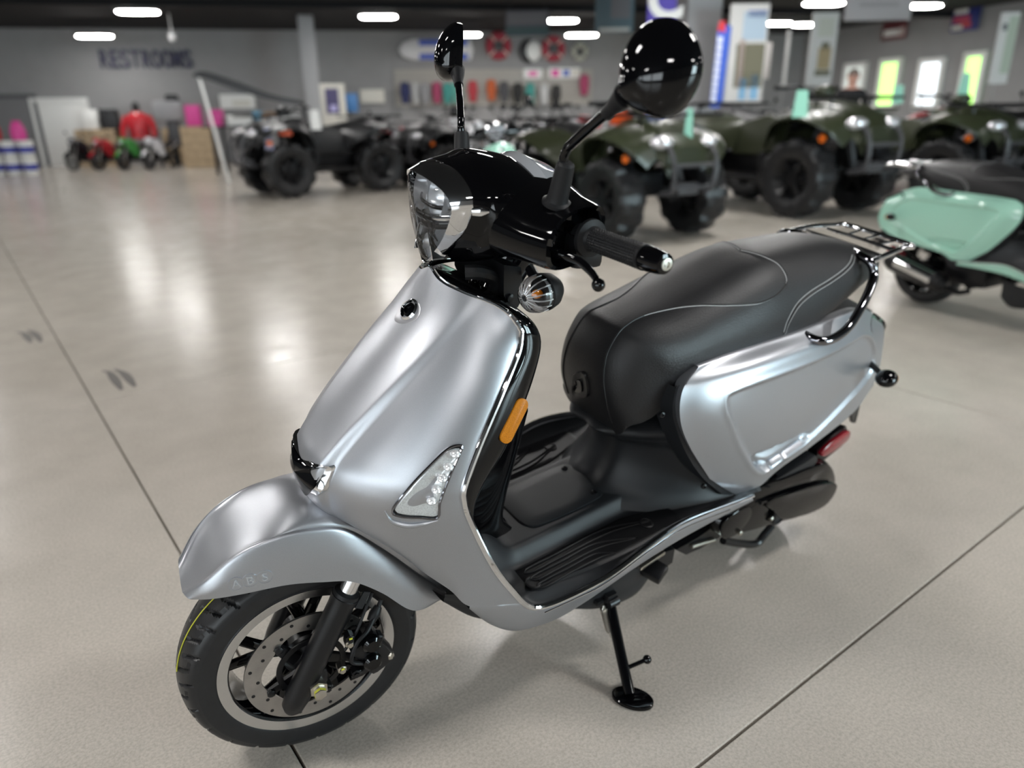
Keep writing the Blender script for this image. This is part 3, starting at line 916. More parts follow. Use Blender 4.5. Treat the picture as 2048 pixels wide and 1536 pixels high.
headl = part('headlight', bz, CHROME, steer=True, smooth=40, label='chrome headlight bezel')
dish = M().grid([scale_ring(HF, .93, (-.006, 0, 0)), scale_ring(HF, .80, (-.030, 0, .001)), scale_ring(HF, .60, (-.048, 0, .002)), scale_ring(HF, .3, (-.055, 0, .004))], closed_v=True, cap1=True)
part('headlight_reflector', dish, LAMPIN, headl, steer=True)
# inner reflector bowls, divider, light guide
def zwid(z):
    """half width of the lamp at height z"""
    best = 0
    for i in range(64):
        a, b = HF[i], HF[(i+1) % 64]
        if (a.z-z)*(b.z-z) <= 0 and abs(a.z-b.z) > 1e-6:
            u = (z-a.z)/(b.z-a.z)
            best = max(best, (a.lerp(b, u)).y)
    return best
def bar(z, dx, r, w=.86):
    hw = zwid(z)*w
    x0 = hc.x+dx
    return M().tube([(x0-.022, hw, z+.006), (x0-.004, hw*.5, z), (x0, 0, z-.002), (x0-.004, -hw*.5, z), (x0-.022, -hw, z+.006)], r, 10, n=24, flat=.6)
part('lamp_divider', bar(.998, .004, .0065), CHROME, headl, steer=True)
part('lamp_divider', bar(1.014, -.006, .004), DARKCHROME, headl, steer=True)
part('lamp_divider', bar(.984, -.002, .004), SATIN, headl, steer=True)
for s in (-1, 1):
    part('low_beam_bowl', M().lathe([(.030, .012), (.026, 0), (.018, -.012), (.008, -.018)], (hc.x-.018, s*.032, 1.026), axis=(1, 0, .1), seg=24, caps=False), LEDW, headl, steer=True)
    part('lamp_fin', M().box((hc.x-.012, s*.030, .957), (.03, .004, .05), .001, Euler((s*.45, 0, 0))), CHROME, headl, steer=True)
    part('position_light', M().box((hc.x-.006, s*.022, .985), (.012, .022, .013), .003, Euler((s*.3, 0, 0))), DARKCHROME, headl, steer=True)
part('high_beam_bowl', M().lathe([(.022, .010), (.019, 0), (.012, -.012), (.004, -.016)], (hc.x-.016, 0, .945), axis=(1, 0, .1), seg=24, caps=False), LEDW, headl, steer=True)
for k in range(7):
    part('reflector_rib', M().box((hc.x-.030+.0015*k, 0, .962-.005*k), (.004, .062-.006*k, .0022), .0005), DARKCHROME, headl, steer=True)
lens_rows = [scale_ring(HF, .955, (-.001, 0, 0)), scale_ring(HF, .85, (.006, 0, 0)), scale_ring(HF, .6, (.0115, 0, 0)), scale_ring(HF, .3, (.014, 0, 0)), scale_ring(HF, .02, (.0148, 0, 0))]
CLEAR = bpy.data.materials.new('clear_cover')
CLEAR.use_nodes = True
nt = CLEAR.node_tree
nt.nodes.clear()
o_ = nt.nodes.new('ShaderNodeOutputMaterial')
mx_ = nt.nodes.new('ShaderNodeMixShader')
tr_ = nt.nodes.new('ShaderNodeBsdfTransparent')
gl_ = nt.nodes.new('ShaderNodeBsdfGlossy')
fr_ = nt.nodes.new('ShaderNodeFresnel')
tr_.inputs[0].default_value = (.93, .94, .95, 1)
gl_.inputs['Roughness'].default_value = .02
fr_.inputs['IOR'].default_value = 1.5
nt.links.new(fr_.outputs[0], mx_.inputs[0])
nt.links.new(tr_.outputs[0], mx_.inputs[1])
nt.links.new(gl_.outputs[0], mx_.inputs[2])
nt.links.new(mx_.outputs[0], o_.inputs[0])
part('headlight_lens', M().grid(lens_rows, closed_v=True), CLEAR, headl, steer=True, smooth=60)

def cowl():
    R0 = scale_ring(HB, .995, (.001, 0, 0))
    R1 = half_ring([(-.318, 0, 1.092), (-.318, .060, 1.085), (-.316, .104, 1.058), (-.312, .120, 1.018), (-.306, .112, .975), (-.300, .080, .942), (-.296, .040, .928), (-.295, 0, .925)], 64)
    R2 = half_ring([(-.378, 0, 1.080), (-.380, .060, 1.069), (-.384, .105, 1.046), (-.390, .126, 1.010), (-.392, .115, .975), (-.392, .08, .948), (-.392, .04, .940), (-.392, 0, .938)], 64)
    R3 = half_ring([(-.415, 0, 1.052), (-.415, .06, 1.044), (-.42, .108, 1.03), (-.425, .115, 1.005), (-.43, .1, .975), (-.43, .07, .955), (-.43, .035, .95), (-.43, 0, .948)], 64)
    key = [R0, [a.lerp(b, .45)+V((0, 0, 0)) for a, b in zip(R0, R1)], R1, R2, R3]
    cols = [crom([r[j] for r in key], 30) for j in range(64)]
    rows = [[cols[j][i] for j in range(64)] for i in range(30)]
    return M().grid(rows, closed_v=True, cap1=True)
cw = part('headset_cowl', cowl(), GLOSS, steer=True, smooth=50)
def wing():
    secs = [(.055, -.362, 1.006, .085, .058), (.10, -.370, 1.005, .078, .055), (.150, -.380, .998, .068, .044), (.185, -.385, .996, .060, .043), (.196, -.386, .996, .056, .041), (.192, -.387, .995, .047, .036), (.165, -.388, .994, .042, .032)]
    rows = []
    for y, x, z, rx, rz in secs:
        row = []
        for k in range(40):
            a = 2*PI*k/40
            ca, sa_ = math.cos(a), math.sin(a)
            sgx = 1 if ca > 0 else -1
            sgz = 1 if sa_ > 0 else -1
            row.append(V((x+rx*sgx*abs(ca)**.85, y+.012*ca, z+rz*sgz*abs(sa_)**.8-.014*ca)))
        rows.append(row)
    return M().grid(rows, closed_v=True, cap1=True)
side_pair('headset_wing', wing, GLOSS, cw, steer=True, smooth=45)
part('dash_cover', M().grid([crom([(-.372, -.115, 1.040), (-.372, -.06, 1.070), (-.372, 0, 1.082), (-.372, .06, 1.070), (-.372, .115, 1.040)], 21), crom([(-.39, -.112, 1.054), (-.39, -.06, 1.078), (-.39, 0, 1.088), (-.39, .06, 1.078), (-.39, .112, 1.054)], 21), crom([(-.43, -.10, 1.052), (-.43, -.05, 1.068), (-.43, 0, 1.074), (-.43, .05, 1.068), (-.43, .10, 1.052)], 21), crom([(-.462, -.06, 1.022), (-.466, -.03, 1.028), (-.467, 0, 1.03), (-.466, .03, 1.028), (-.462, .06, 1.022)], 21), crom([(-.455, -.06, .965), (-.458, -.03, .965), (-.46, 0, .965), (-.458, .03, .965), (-.455, .06, .965)], 21)]), DASH, cw, steer=True)
part('cowl_accent', M().tube([(-0.266, 0.1, 1.019), (-0.277, 0.107, 1.02), (-0.287, 0.113, 1.021)], [.006, .0075, .002], 10, n=10, flat=.5), CHROME, cw, steer=True)

# handlebar, grips, levers, bar ends
def grip(sg):
    a, b = V((-.408, .170, .9935)), V((-.4215, .312, .9945))
    d = (b-a)
    n = d.normalized()
    u = n.cross(V((0, 0, 1))).normalized()
    w = n.cross(u)
    rows = []
    NL, NC = 84, 72
    for i in range(NL):
        s = i/(NL-1)
        row = []
        for j in range(NC):
            t = 2*PI*j/NC
            r = .0163 - .0008*math.sin(PI*s)
            if .24 < s < .97:
                if j % 3 != 0 and i % 3 != 0:
                    r += .0018
            elif s >= .97:
                r += .0018
            row.append(a+d*s+(u*math.cos(t)+w*math.sin(t))*r)
        rows.append(row)
    m = M().grid(rows, closed_v=True, cap0=True, cap1=True)
    fl = a.lerp(b, .18)
    m.lathe([(.015, -.006), (.026, -.005), (.0285, -.001), (.0275, .004), (.019, .007), (.0165, .012)], fl, axis=n, seg=40)
    return m
side_pair('handlebar_grip', lambda: grip(1), GRIPR, steer=True)
def barend():
    a, b = V((-.4215, .312, .9945)), V((-.424, .352, .9955))
    n = (b-a).normalized()
    return M().lathe([(.013, -.004), (.0168, 0), (.0172, .010), (.0155, .030), (.0138, .038), (.0095, .0395)], a, axis=n, seg=30)
be = side_pair('bar_end', barend, GLOSS, steer=True)
for o_, s in zip(be, (1, -1)):
    part('end_screw', M().lathe([(.0085, -.003), (.0085, .0008), (.0045, .0012), (.004, -.001)], V((-.4243, s*.3525, .9957)), axis=(-.01, s, 0), seg=14), ZINC, o_, steer=True)
def lever():
    return M().tube([(-0.339, 0.165, 0.972), (-0.351, 0.185, 0.974), (-0.365, 0.21, 0.974), (-0.372, 0.232, 0.971), (-0.374, 0.255, 0.965), (-0.374, 0.272, 0.958)], [.010, .009, .0075, .007, .0065, .0055], 12, n=40, flat=.75)
lv = side_pair('brake_lever', lever, GLOSS, steer=True)
lb = V((-0.375, 0.277, 0.951))
for o_, s in zip(lv, (1, -1)):
    part('lever_ball', M().ball(V((lb.x, s*lb.y, lb.z)), .0095, 16, 12), GLOSS, o_, steer=True)
side_pair('switch_housing', lambda: M().box((-.412, .175, .972), (.05, .045, .05), .01), SATIN, steer=True)
side_pair('mirror_lever_clamp', lambda: M().lathe([(.012, 0), (.0135, .004), (.010, .010)], (-0.347, 0.182, 0.994), axis=(.3, .8, .4), seg=20), DARKCHROME, steer=True)

# ---------------------------------------------------------------- mirrors
def mirror_parts(frame):
    base = V((-0.368, 0.165, 1.041))
    t1, t2 = V((-0.367, 0.178, 1.08)), V((-0.366, 0.178, 1.094))
    st = [t2, V((-0.365, 0.18, 1.107)), V((-0.365, 0.188, 1.119)), V((-0.364, 0.238, 1.15)), V((-0.362, 0.298, 1.185))]
    neck = [V((-0.363, 0.274, 1.17)), V((-0.362, 0.287, 1.178)), V((-0.361, 0.304, 1.189)), V((-0.36, 0.313, 1.194))]
    stem = M().tube(st[:3], .0065, 12, n=14).tube([st[2].lerp(st[3], .0), st[3], st[4]], .0068, 12, n=10)
    boot = M().lathe([(.0215, -.003), (.0215, .001), (.0165, .004), (.0150, .010), (.0135, .05), (.0125, .058), (.0095, .061)], base, axis=(t1-base), seg=26)
    neckm = M().tube(neck, [.0085, .0095, .0125, .0155], 18, n=16)
    return base, stem, boot, neckm
OUT = [(-0.3869, 0.3351, 1.2765), (-0.3928, 0.3455, 1.2748), (-0.3989, 0.3565, 1.2692), (-0.4053, 0.3692, 1.2538), (-0.4089, 0.3774, 1.2332), (-0.4081, 0.378, 1.2133), (-0.4038, 0.3725, 1.1935), (-0.397, 0.3625, 1.1777), (-0.3911, 0.3529, 1.1724), (-0.3827, 0.3382, 1.1742), (-0.372, 0.3192, 1.1807), (-0.3629, 0.302, 1.1946), (-0.3632, 0.3006, 1.2147), (-0.3653, 0.3019, 1.2383), (-0.3693, 0.3067, 1.2589), (-0.3774, 0.3193, 1.2726)]
OUT = even(OUT, 60, True)
MN = V((.86, .5, .05)).normalized()
def mirror_shell():
    c = sum(OUT, V())/len(OUT)
    c2 = c+V((0, -.012, -.012))
    rows = []
    for s, h in ((.93, -.012), (.985, -.012), (1.0, -.008), (1.0, .0), (.965, .010), (.86, .021), (.68, .031), (.45, .038), (.2, .042), (.02, .043)):
        rows.append([c.lerp(c2, max(0, h)/.043)+(p-c)*s+MN*h for p in OUT])
    return M().grid(rows, closed_v=True)
def mirror_glass():
    c = sum(OUT, V())/len(OUT)
    return M().grid([[c+(p-c)*s+MN*-.010 for p in OUT] for s in (.95, .5, .02)], closed_v=True)
def build_mirror(right):
    base, stem, boot, neckm = mirror_parts(None)
    sh, gl = mirror_shell(), mirror_glass()
    sets = [boot, stem, neckm, sh, gl]
    if right:
        piv = V((base.x, -base.y, base.z))
        R = Matrix.Translation(piv) @ Matrix.Rotation(math.radians(-22), 4, 'Z') @ Matrix.Translation(-piv)
        for q in sets:
            q.flipy()
            q.xform(R)
        nk = sum(neckm.v, V())/len(neckm.v)
        R2_ = Matrix.Translation(nk) @ Matrix.Rotation(math.radians(38), 4, 'Z') @ Matrix.Translation(-nk)
        sh.xform(R2_)
        gl.xform(R2_)
    arm = part('mirror', sets[3], GLOSS, steer=True, smooth=50)
    part('mirror_boot', sets[0], GRIPR, arm, steer=True)
    part('mirror_stem', sets[1], GLOSS, arm, steer=True)
    part('mirror_neck', sets[2], GRIPR, arm, steer=True)
    part('mirror_glass', sets[4], GLASSM, arm, steer=True)
build_mirror(False)
build_mirror(True)

# ---------------------------------------------------------------- steering neck and front indicators
sa_ = V((-math.sin(math.radians(27)), 0, math.cos(math.radians(27))))
nb = V((-.335, 0, .83))
part('steering_neck', M().tube([nb, nb+sa_*.06, nb+sa_*.14], [.045, .042, .05], 24), GLOSS, steer=True)
part('neck_cover', M().prism([(-0.319, 0.075, 0.936), (-0.353, 0.075, 0.928), (-0.365, 0.075, 0.879), (-0.355, 0.075, 0.859), (-0.336, 0.075, 0.864), (-0.324, 0.075, 0.885)], (0, -.15, 0)), SATIN)
part('neck_bolt', M().lathe([(.007, -.002), (.007, .003), (.004, .004)], (-0.336, 0.077, 0.879), seg=12), SATIN)
part('cable_bundle', M().tube([(-0.264, 0.05, 0.923), (-0.285, 0.06, 0.923), (-0.322, 0.05, 0.902), (-0.328, 0.04, 0.863)], .012, 10, n=20), GRIPR)
PC = V((-0.347, 0.145, 0.913))
def find_ax(s): return V((.95, s*.12, -.05)).normalized()
for s in (1, -1):
    c = V((PC.x, s*PC.y, PC.z))
    a = find_ax(s)
    st_ = part('front_turn_signal', M().tube([(c.x-.03, s*.07, c.z+.006), (c.x-.015, s*.11, c.z+.004), c-a*.02], .009, 12, n=10), SATIN)
    part('signal_housing', M().lathe([(.004, -.030), (.018, -.026), (.0265, -.014), (.0295, 0), (.0295, .004), (.026, .005)], c, axis=a, seg=32), GRIPR, st_)
    part('signal_reflector', M().lathe([(.0280, .014), (.024, .004), (.014, -.003), (.002, -.005)], c, axis=a, seg=32, caps=False), LAMPIN, st_)
    part('signal_bulb', M().ball(c+a*.014, (.010, .007, .007), 14, 10), ORANGEBULB, st_)
    part('signal_lens', M().lathe([(.0285, .005), (.0285, .020), (.0250, .031), (.017, .039), (.001, .043)], c, axis=a, seg=36, caps=False), CLEAR, st_)
    for k in range(16):
        t = 2*PI*k/16
        e1_ = a.cross(V((0, 0, 1))).normalized()
        e2_ = a.cross(e1_)
        dr = e1_*math.cos(t)+e2_*math.sin(t)
        part('lens_rib', M().tube([c+dr*.0282+a*.008, c+dr*.0270+a*.022, c+dr*.020+a*.034, c+dr*.006+a*.041], .0010, 5, n=6), LAMPIN, st_)

# ---------------------------------------------------------------- fittings on the shield, fender and seat
def flip(P):
    return [V((p[0], -p[1], p[2])) for p in P]
def patch(outline, n, lift, depth, ring=.0, material=None):
    pass
def pad(outline, N, lift, th, inset=.003, samp=48):
    """a low pad whose rim follows outline on a curved surface; N = outward direction"""
    P = even(outline, samp, True)
    N = V(N).normalized()
    c = sum(P, V())/len(P)
    rows = [[p-N*.004 for p in P], [p+N*lift for p in P], [p+(c-p).normalized()*inset+N*(lift+th) for p in P]]
    for s in (.7, .4, .1):
        rows.append([c+(p-c)*s+N*(lift+th) for p in P])
    return M().grid(rows, closed_v=True, cap1=True)

# running lights let into the shield
DRL = [(-0.1941, 0.1749, 0.6982), (-0.1751, 0.1684, 0.6948), (-0.1459, 0.1648, 0.6709), (-0.1133, 0.1602, 0.6375), (-0.0909, 0.1505, 0.5974), (-0.1004, 0.1573, 0.5867), (-0.1261, 0.1742, 0.5855), (-0.1503, 0.1862, 0.5844), (-0.1531, 0.1868, 0.6139), (-0.1709, 0.1833, 0.6555), (-0.1912, 0.1775, 0.6896)]
DN = V((0.4495, 0.8383, 0.3087))
DL = [(-0.1828, 0.1754, 0.6874), (-0.1706, 0.1781, 0.6691), (-0.159, 0.1798, 0.6527), (-0.149, 0.1815, 0.6357), (-0.1411, 0.1813, 0.6176)]
for s in (1, -1):
    f = (lambda P: [V(p) for p in P]) if s > 0 else flip
    n = V((DN.x, s*DN.y, DN.z))
    o = f(DRL)
    c = sum(o, V())/len(o)
    d_ = part('running_light', pad(o, n, .0015, .0015, .002), SATIN)
    part('light_frame', M().tube([p+n*.003 for p in o], .0022, 8, n=80, closed=True), DARKCHROME, d_)
    part('light_lens', pad([c+(p-c)*.93 for p in o], n, .0035, .002, .004), mat('frosted_lens', (.55, .56, .56), .18, 0.3, noise=(500, .25)), d_)
    for q in f(DL):
        part('led', M().ball(q+n*.0055, (.008, .008, .006), 10, 6), LEDW, d_)
lip = [(-0.0821, 0.1427, 0.5924), (-0.0909, 0.1477, 0.5738), (-0.1113, 0.162, 0.5669), (-0.1339, 0.1768, 0.5714), (-0.1516, 0.1861, 0.5768)]
for s in (1, -1):
    part('shield_ridge', M().tube([V((p[0], s*p[1], p[2])) for p in lip], [.001, .0045, .0055, .0045, .001], 10, n=30), SILVER, shd)

# chrome nose badge, symmetrical
bl = [(-0.02, 0, 0.634), (-0.0213, 0.0511, 0.6421), (-0.0375, 0.063, 0.6412), (-0.0282, 0.0634, 0.6161), (-0.0181, 0.0561, 0.5917), (-0.022, 0, 0.545)]
bl = [V(p) for p in bl]
ol = bl + flip(bl[1:-1])[::-1]
bn = V((.97, 0, .05))
P = even(ol, 60, True)
c = sum(P, V())/60
c.x = max(bl[0].x, bl[-1].x)+.003
bm_ = M().grid([[p-bn*.006 for p in P], [p+bn*.007 for p in P]] + [[c+(p-c)*s+bn*(.008+.014*(1-s*s)) for p in P] for s in (.96, .85, .7, .5, .25, .03)], closed_v=True)
bd = part('nose_badge', bm_, CHROME)
part('badge_inlay', M().grid([[c+(p-c)*s+bn*(.0098+.014*(1-s*s)) for p in P] for s in (.80, .7, .5, .25, .03)], closed_v=True), GLOSS, bd)

# bag hook in a small scoop
hq, hn = V((-0.1954, 0.0026, 0.8532)), V((0.81, 0.0404, 0.585))
hq.y = max(0, hq.y)
hk = part('bag_hook', M().lathe([(.0165, -.004), (.0185, .003), (.0155, .006), (.0130, .001), (.0130, -.004)], hq, axis=hn, seg=32), CHROME)
part('hook_core', M().lathe([(.0125, -.004), (.0115, .004), (.0075, .006), (.0070, .002), (.001, .002)], hq, axis=hn, seg=24), GLOSS, hk)
part('hook_scoop', pad([(-0.2018, -0.023, 0.8595), (-0.2054, 0.0082, 0.8682), (-0.2018, 0.0247, 0.859), (-0.1928, 0.0272, 0.8463), (-0.1805, 0.0061, 0.8339), (-0.1787, -0.0174, 0.8308), (-0.191, -0.0276, 0.8438)], hn, .0004, .0006, .002), mat('scoop_grey', (.40, .40, .42), .35, .7), hk)

# amber side reflectors on the knee shield
ra, rb = V((-0.312, 0.166, 0.745)), V((-0.267, 0.18, 0.684))
for s in (1, -1):
    a, b = V((ra.x, s*ra.y, ra.z)), V((rb.x, s*rb.y, rb.z))
    d = (b-a).normalized()
    nn = V((.25, s*.93, .2))
    nn = (nn-d*nn.dot(d)).normalized()
    w = d.cross(nn)
    def caps(r, h):
        out = []
        for k in range(36):
            t = 2*PI*k/36
            base = (b-d*r) if math.cos(t) > 0 else (a+d*r)
            out.append(base + d*r*math.cos(t) + w*r*math.sin(t) + nn*h)
        return out
    rb_ = part('side_reflector', M().grid([caps(.0145, -.018), caps(.0145, .002), caps(.013, .003)], closed_v=True, cap0=True, cap1=True), GLOSS)
    part('reflector_lens', M().grid([caps(.0125, .002), caps(.012, .006), caps(.0105, .0075), caps(.004, .0078)], closed_v=True, cap1=True), AMBER, rb_)

# embossed ABS discs on the fender
EQ = [V((0.1265, 0.0515, 0.4671)), V((0.1065, 0.0568, 0.4691)), V((0.0848, 0.0622, 0.4704))]
en = V((0.2568, 0.9607, 0.1057))
ex = (EQ[2]-EQ[0]).normalized()
ex = (ex-en*ex.dot(en)).normalized()
ey = en.cross(ex)
if ey.z < 0:
    ey = -ey
for q, ch in zip(EQ, 'ABS'):
    q = q+en*.0004
    e = part('fender_emblem', M().lathe([(.0125, -.002), (.0125, .0008), (.0110, .0008), (.0108, .0002), (.002, .0002)], q, axis=en, seg=36), SILVER, fen)
    cu = bpy.data.curves.new('letter', 'FONT')
    cu.body = ch
    cu.size = .021
    cu.extrude = .0006
    cu.align_x = 'CENTER'
    cu.align_y = 'CENTER'
    to = bpy.data.objects.new('letter_tmp', cu)
    COL.objects.link(to)
    dg = bpy.context.evaluated_depsgraph_get()
    me = bpy.data.meshes.new_from_object(to.evaluated_get(dg))
    bpy.data.objects.remove(to, do_unlink=True)
    me.transform(Matrix(((ex.x, ey.x, en.x, q.x+en.x*.0008), (ex.y, ey.y, en.y, q.y+en.y*.0008), (ex.z, ey.z, en.z, q.z+en.z*.0008), (0, 0, 0, 1))))
    me.materials.clear()
    me.materials.append(EMBOSS)
    lo = bpy.data.objects.new('letter', me)
    COL.objects.link(lo)
    lo.parent = fen

# seat piping, grey flank inserts and latch
from mathutils.bvhtree import BVHTree
seat_tree = BVHTree.FromPolygons([v.co for v in seat.data.vertices], [list(p.vertices) for p in seat.data.polygons])
def on_seat(P, r, material, name, lift=.0005, n=120):
    """lay a seam on the cover: keep the left half and its mirror image"""
    Q0 = even(P, n)
    k = next((i for i, p in enumerate(Q0) if p.y < 0), len(Q0))
    Q0 = Q0[:k]
    Q1 = []
    for p in Q0:
        h, nn, _, _ = seat_tree.find_nearest(p)
        if nn.dot(h-V((h.x-.0, 0, .6))) < 0:
            nn = -nn
        Q1.append(h+nn*lift)
    for s in (1, -1):
        part(name, M().tube([V((p.x, s*p.y, p.z)) for p in Q1], r, 6), material, seat)
STL = [(-0.6323, 0.0708, 0.5542), (-0.6064, 0.0677, 0.614), (-0.5978, 0.0608, 0.6536), (-0.5984, 0.0553, 0.6886), (-0.606, 0.0511, 0.7156), (-0.6335, 0.0486, 0.7531), (-0.671, 0.0445, 0.7658), (-0.7111, 0.047, 0.7737), (-0.7642, 0.0626, 0.7826), (-0.8099, 0.0831, 0.7883), (-0.8637, 0.1068, 0.7884), (-0.9349, 0.125, 0.7869), (-0.9746, 0.1282, 0.7906), (-1.0102, 0.1261, 0.7988), (-1.049, 0.1139, 0.8171), (-1.0545, 0.0827, 0.842), (-1.044, 0.0575, 0.851), (-1.033, 0.0287, 0.8544), (-1.0207, 0.0001, 0.8537), (-1.0042, -0.0276, 0.8503)]
on_seat(STL, .0011, THREAD, 'seat_stitching')
on_seat([(p[0]-.003, p[1]*.985, p[2]+.0004) for p in STL], .0020, LEATHER, 'seat_seam')
SPL = [(-1.0331, 0.1499, 0.7158), (-1.0398, 0.1471, 0.7418), (-1.0698, 0.1395, 0.7712), (-1.1222, 0.1321, 0.7895), (-1.1977, 0.125, 0.803), (-1.2647, 0.1147, 0.8143), (-1.309, 0.1025, 0.8229), (-1.3437, 0.0849, 0.8314)]
on_seat(SPL, .0010, THREAD, 'seat_stitching')
on_seat([(p[0]-.008, p[1]+.001, p[2]-.008) for p in SPL], .0009, THREAD, 'seat_stitching', n=90)
on_seat([(p[0]-.004, p[1]+.001, p[2]-.004) for p in SPL], .0025, LEATHER, 'seat_piping', n=90)
lp = [(-0.5935, -0.018, 0.6347), (-0.5908, -0.0019, 0.6499), (-0.5906, 0.0162, 0.6541), (-0.595, 0.0254, 0.63), (-0.6049, 0.0205, 0.5993), (-0.6137, -0.008, 0.5801), (-0.6193, -0.0375, 0.5709), (-0.6036, -0.0286, 0.6035)]
ln_ = V((0.9613, 0.0005, -0.2757))
lt = part('seat_latch', pad(lp, ln_, .003, .003, .002), SATIN, seat)
part('latch_key', pad([V(p).lerp(sum([V(q) for q in lp], V())/8, .5) for p in lp], ln_, .006, .004, .001), GLOSS, seat)

# ================================================================== the showroom shell
def concrete():
    m = bpy.data.materials.new('polished_concrete')
    m.use_nodes = True
    nt = m.node_tree
    b = nt.nodes['Principled BSDF']
    geo = nt.nodes.new('ShaderNodeNewGeometry')
    def noise(scale, detail=4, rough=.55):
        n = nt.nodes.new('ShaderNodeTexNoise')
        n.inputs['Scale'].default_value = scale
        n.inputs['Detail'].default_value = detail
        n.inputs['Roughness'].default_value = rough
        nt.links.new(geo.outputs['Position'], n.inputs['Vector'])
        return n
    big, mid, fine = noise(.9, 4), noise(5, 6, .6), noise(160, 3, .7)
    def ramp(n, stops):
        r = nt.nodes.new('ShaderNodeValToRGB')
        els = r.color_ramp.elements
        els[0].position, els[0].color = stops[0][0], stops[0][1]+(1,)
        els[1].position, els[1].color = stops[1][0], stops[1][1]+(1,)
        nt.links.new(n.outputs['Fac'], r.inputs['Fac'])
        return r
    c1 = ramp(big, ((.3, (.475, .436, .386)), (.7, (.535, .497, .445))))
    c2 = ramp(mid, ((.3, (.93, .93, .925)), (.72, (1.05, 1.045, 1.04))))
    c3 = ramp(fine, ((.33, (.80, .79, .78)), (.62, (1.05, 1.05, 1.05))))
    def mul(a, bb):
        x = nt.nodes.new('ShaderNodeMix')
        x.data_type = 'RGBA'
        x.blend_type = 'MULTIPLY'
        x.inputs[0].default_value = 1
        nt.links.new(a, x.inputs[6])
        nt.links.new(bb, x.inputs[7])
        return x.outputs[2]
    nt.links.new(mul(mul(c1.outputs[0], c2.outputs[0]), c3.outputs[0]), b.inputs['Base Color'])
    rr = nt.nodes.new('ShaderNodeMapRange')
    rr.inputs['From Min'].default_value = .3
    rr.inputs['From Max'].default_value = .7
    rr.inputs['To Min'].default_value = .17
    rr.inputs['To Max'].default_value = .26
    nt.links.new(mid.outputs['Fac'], rr.inputs['Value'])
    nt.links.new(rr.outputs[0], b.inputs['Roughness'])
    b.inputs['Specular IOR Level'].default_value = .20
    bp = nt.nodes.new('ShaderNodeBump')
    bp.inputs['Strength'].default_value = .04
    bp.inputs['Distance'].default_value = .002
    nt.links.new(fine.outputs['Fac'], bp.inputs['Height'])
    nt.links.new(bp.outputs[0], b.inputs['Normal'])
    return m
CONC = concrete()
JOINT = mat('joint_filler', (.035, .032, .03), .9)
WALLP = mat('grey_wall_paint', (.245, .242, .245), .65, noise=(3, .05))
CEILM = mat('black_ceiling_paint', (.008, .008, .009), .9)
BLACKW = mat('black_upper_wall', (.012, .012, .013), .8)
WHITE = mat('white_paint', (.72, .72, .70), .5)
NAVY = mat('navy_letter', (.018, .018, .055), .5)
BLUE = mat('blue_plastic', (.02, .07, .42), .35)
REDP = mat('red_plastic', (.45, .02, .03), .3)
PINK = mat('pink_plastic', (.62, .05, .28), .4)
OLIVE = mat('olive_plastic', (.030, .035, .018), .3)
DARK = mat('dark_plastic', (.014, .014, .015), .4)
GREYP = mat('grey_plastic', (.06, .06, .065), .4)
WOOD = mat('pale_wood', (.40, .30, .19), .7, noise=(8, .2))
ORANGE = mat('orange_plastic', (.75, .09, .01), .35)
TEAL = mat('teal_cloth', (.06, .42, .36), .8)
CREAM = mat('cream_card', (.62, .60, .54), .7)
LIMEP = mat('lime_daylight', (.3, .75, .15), .5, emit=(.50, .95, .22), estr=1.1)
DAYW = mat('window_daylight', (.8, .8, .8), .5, emit=(.82, .92, 1.0), estr=.95)

# concrete slabs between saw-cut joints (2.8 m grid)
fl = struct(obj('floor', M().box(W3(0, 9, -.06), (64, 64, .08)), JOINT))
ga = math.radians(36.87)
SL = 2.79
def slab_mesh():
    h = SL/2-.0028
    bm_ = M()
    R = Matrix.Rotation(0, 3, 'Z')
    o = .0022
    rows = [[V((x*h, y*h, -.03)) for x, y in ((-1, -1), (1, -1), (1, 1), (-1, 1))], [V((x*h, y*h, -o)) for x, y in ((-1, -1), (1, -1), (1, 1), (-1, 1))], [V((x*(h-o), y*(h-o), 0)) for x, y in ((-1, -1), (1, -1), (1, 1), (-1, 1))]]
    return bm_.grid(rows, closed_v=True, cap0=True, cap1=True)
slab_data = mesh('slab', slab_mesh(), CONC, smooth=0)
hd = heading(math.cos(ga), math.sin(ga))
for i in range(-9, 9):
    for j in range(-5, 12):
        e1o, e2o = .286+SL*(i+.5), .595+SL*(j+.5)
        r = e1o*math.cos(ga)-e2o*math.sin(ga)
        d = e1o*math.sin(ga)+e2o*math.cos(ga)
        if not (-22 < r < 17 and -9 < d < 28.5):
            continue
        s = bpy.data.objects.new('slab', slab_data)
        COL.objects.link(s)
        s.parent = fl
        s.location = W3(r, d, 0)
        s.rotation_euler = (0, 0, hd)

SCUFF = mat('rubber_scuff', (.14, .13, .12), .6)
for pts in (((-1.98, 3.29), (-1.93, 3.26), (-1.75, 3.02)), ((-1.93, 3.31), (-1.85, 3.24), (-1.71, 3.06)), ((-2.85, 4), (-2.78, 3.96), (-2.63, 3.78)), ((-2.81, 4.04), (-2.72, 3.96), (-2.58, 3.79))):
    P = even([W3(a, b, 0) for a, b in pts], 10)
    rows = []
    for q in range(10):
        t = (P[min(9, q+1)]-P[max(0, q-1)]).normalized()
        w = V((-t.y, t.x, 0))*(.004+.016*math.sin(PI*(q+.6)/10.2))
        rows.append([P[q]-w+V((0, 0, .0003)), P[q]-w*.6+V((0, 0, .0012)), P[q]+w*.6+V((0, 0, .0012)), P[q]+w+V((0, 0, .0003))])
    o = obj('scuff_mark', M().grid(rows), SCUFF)
    o.parent = fl

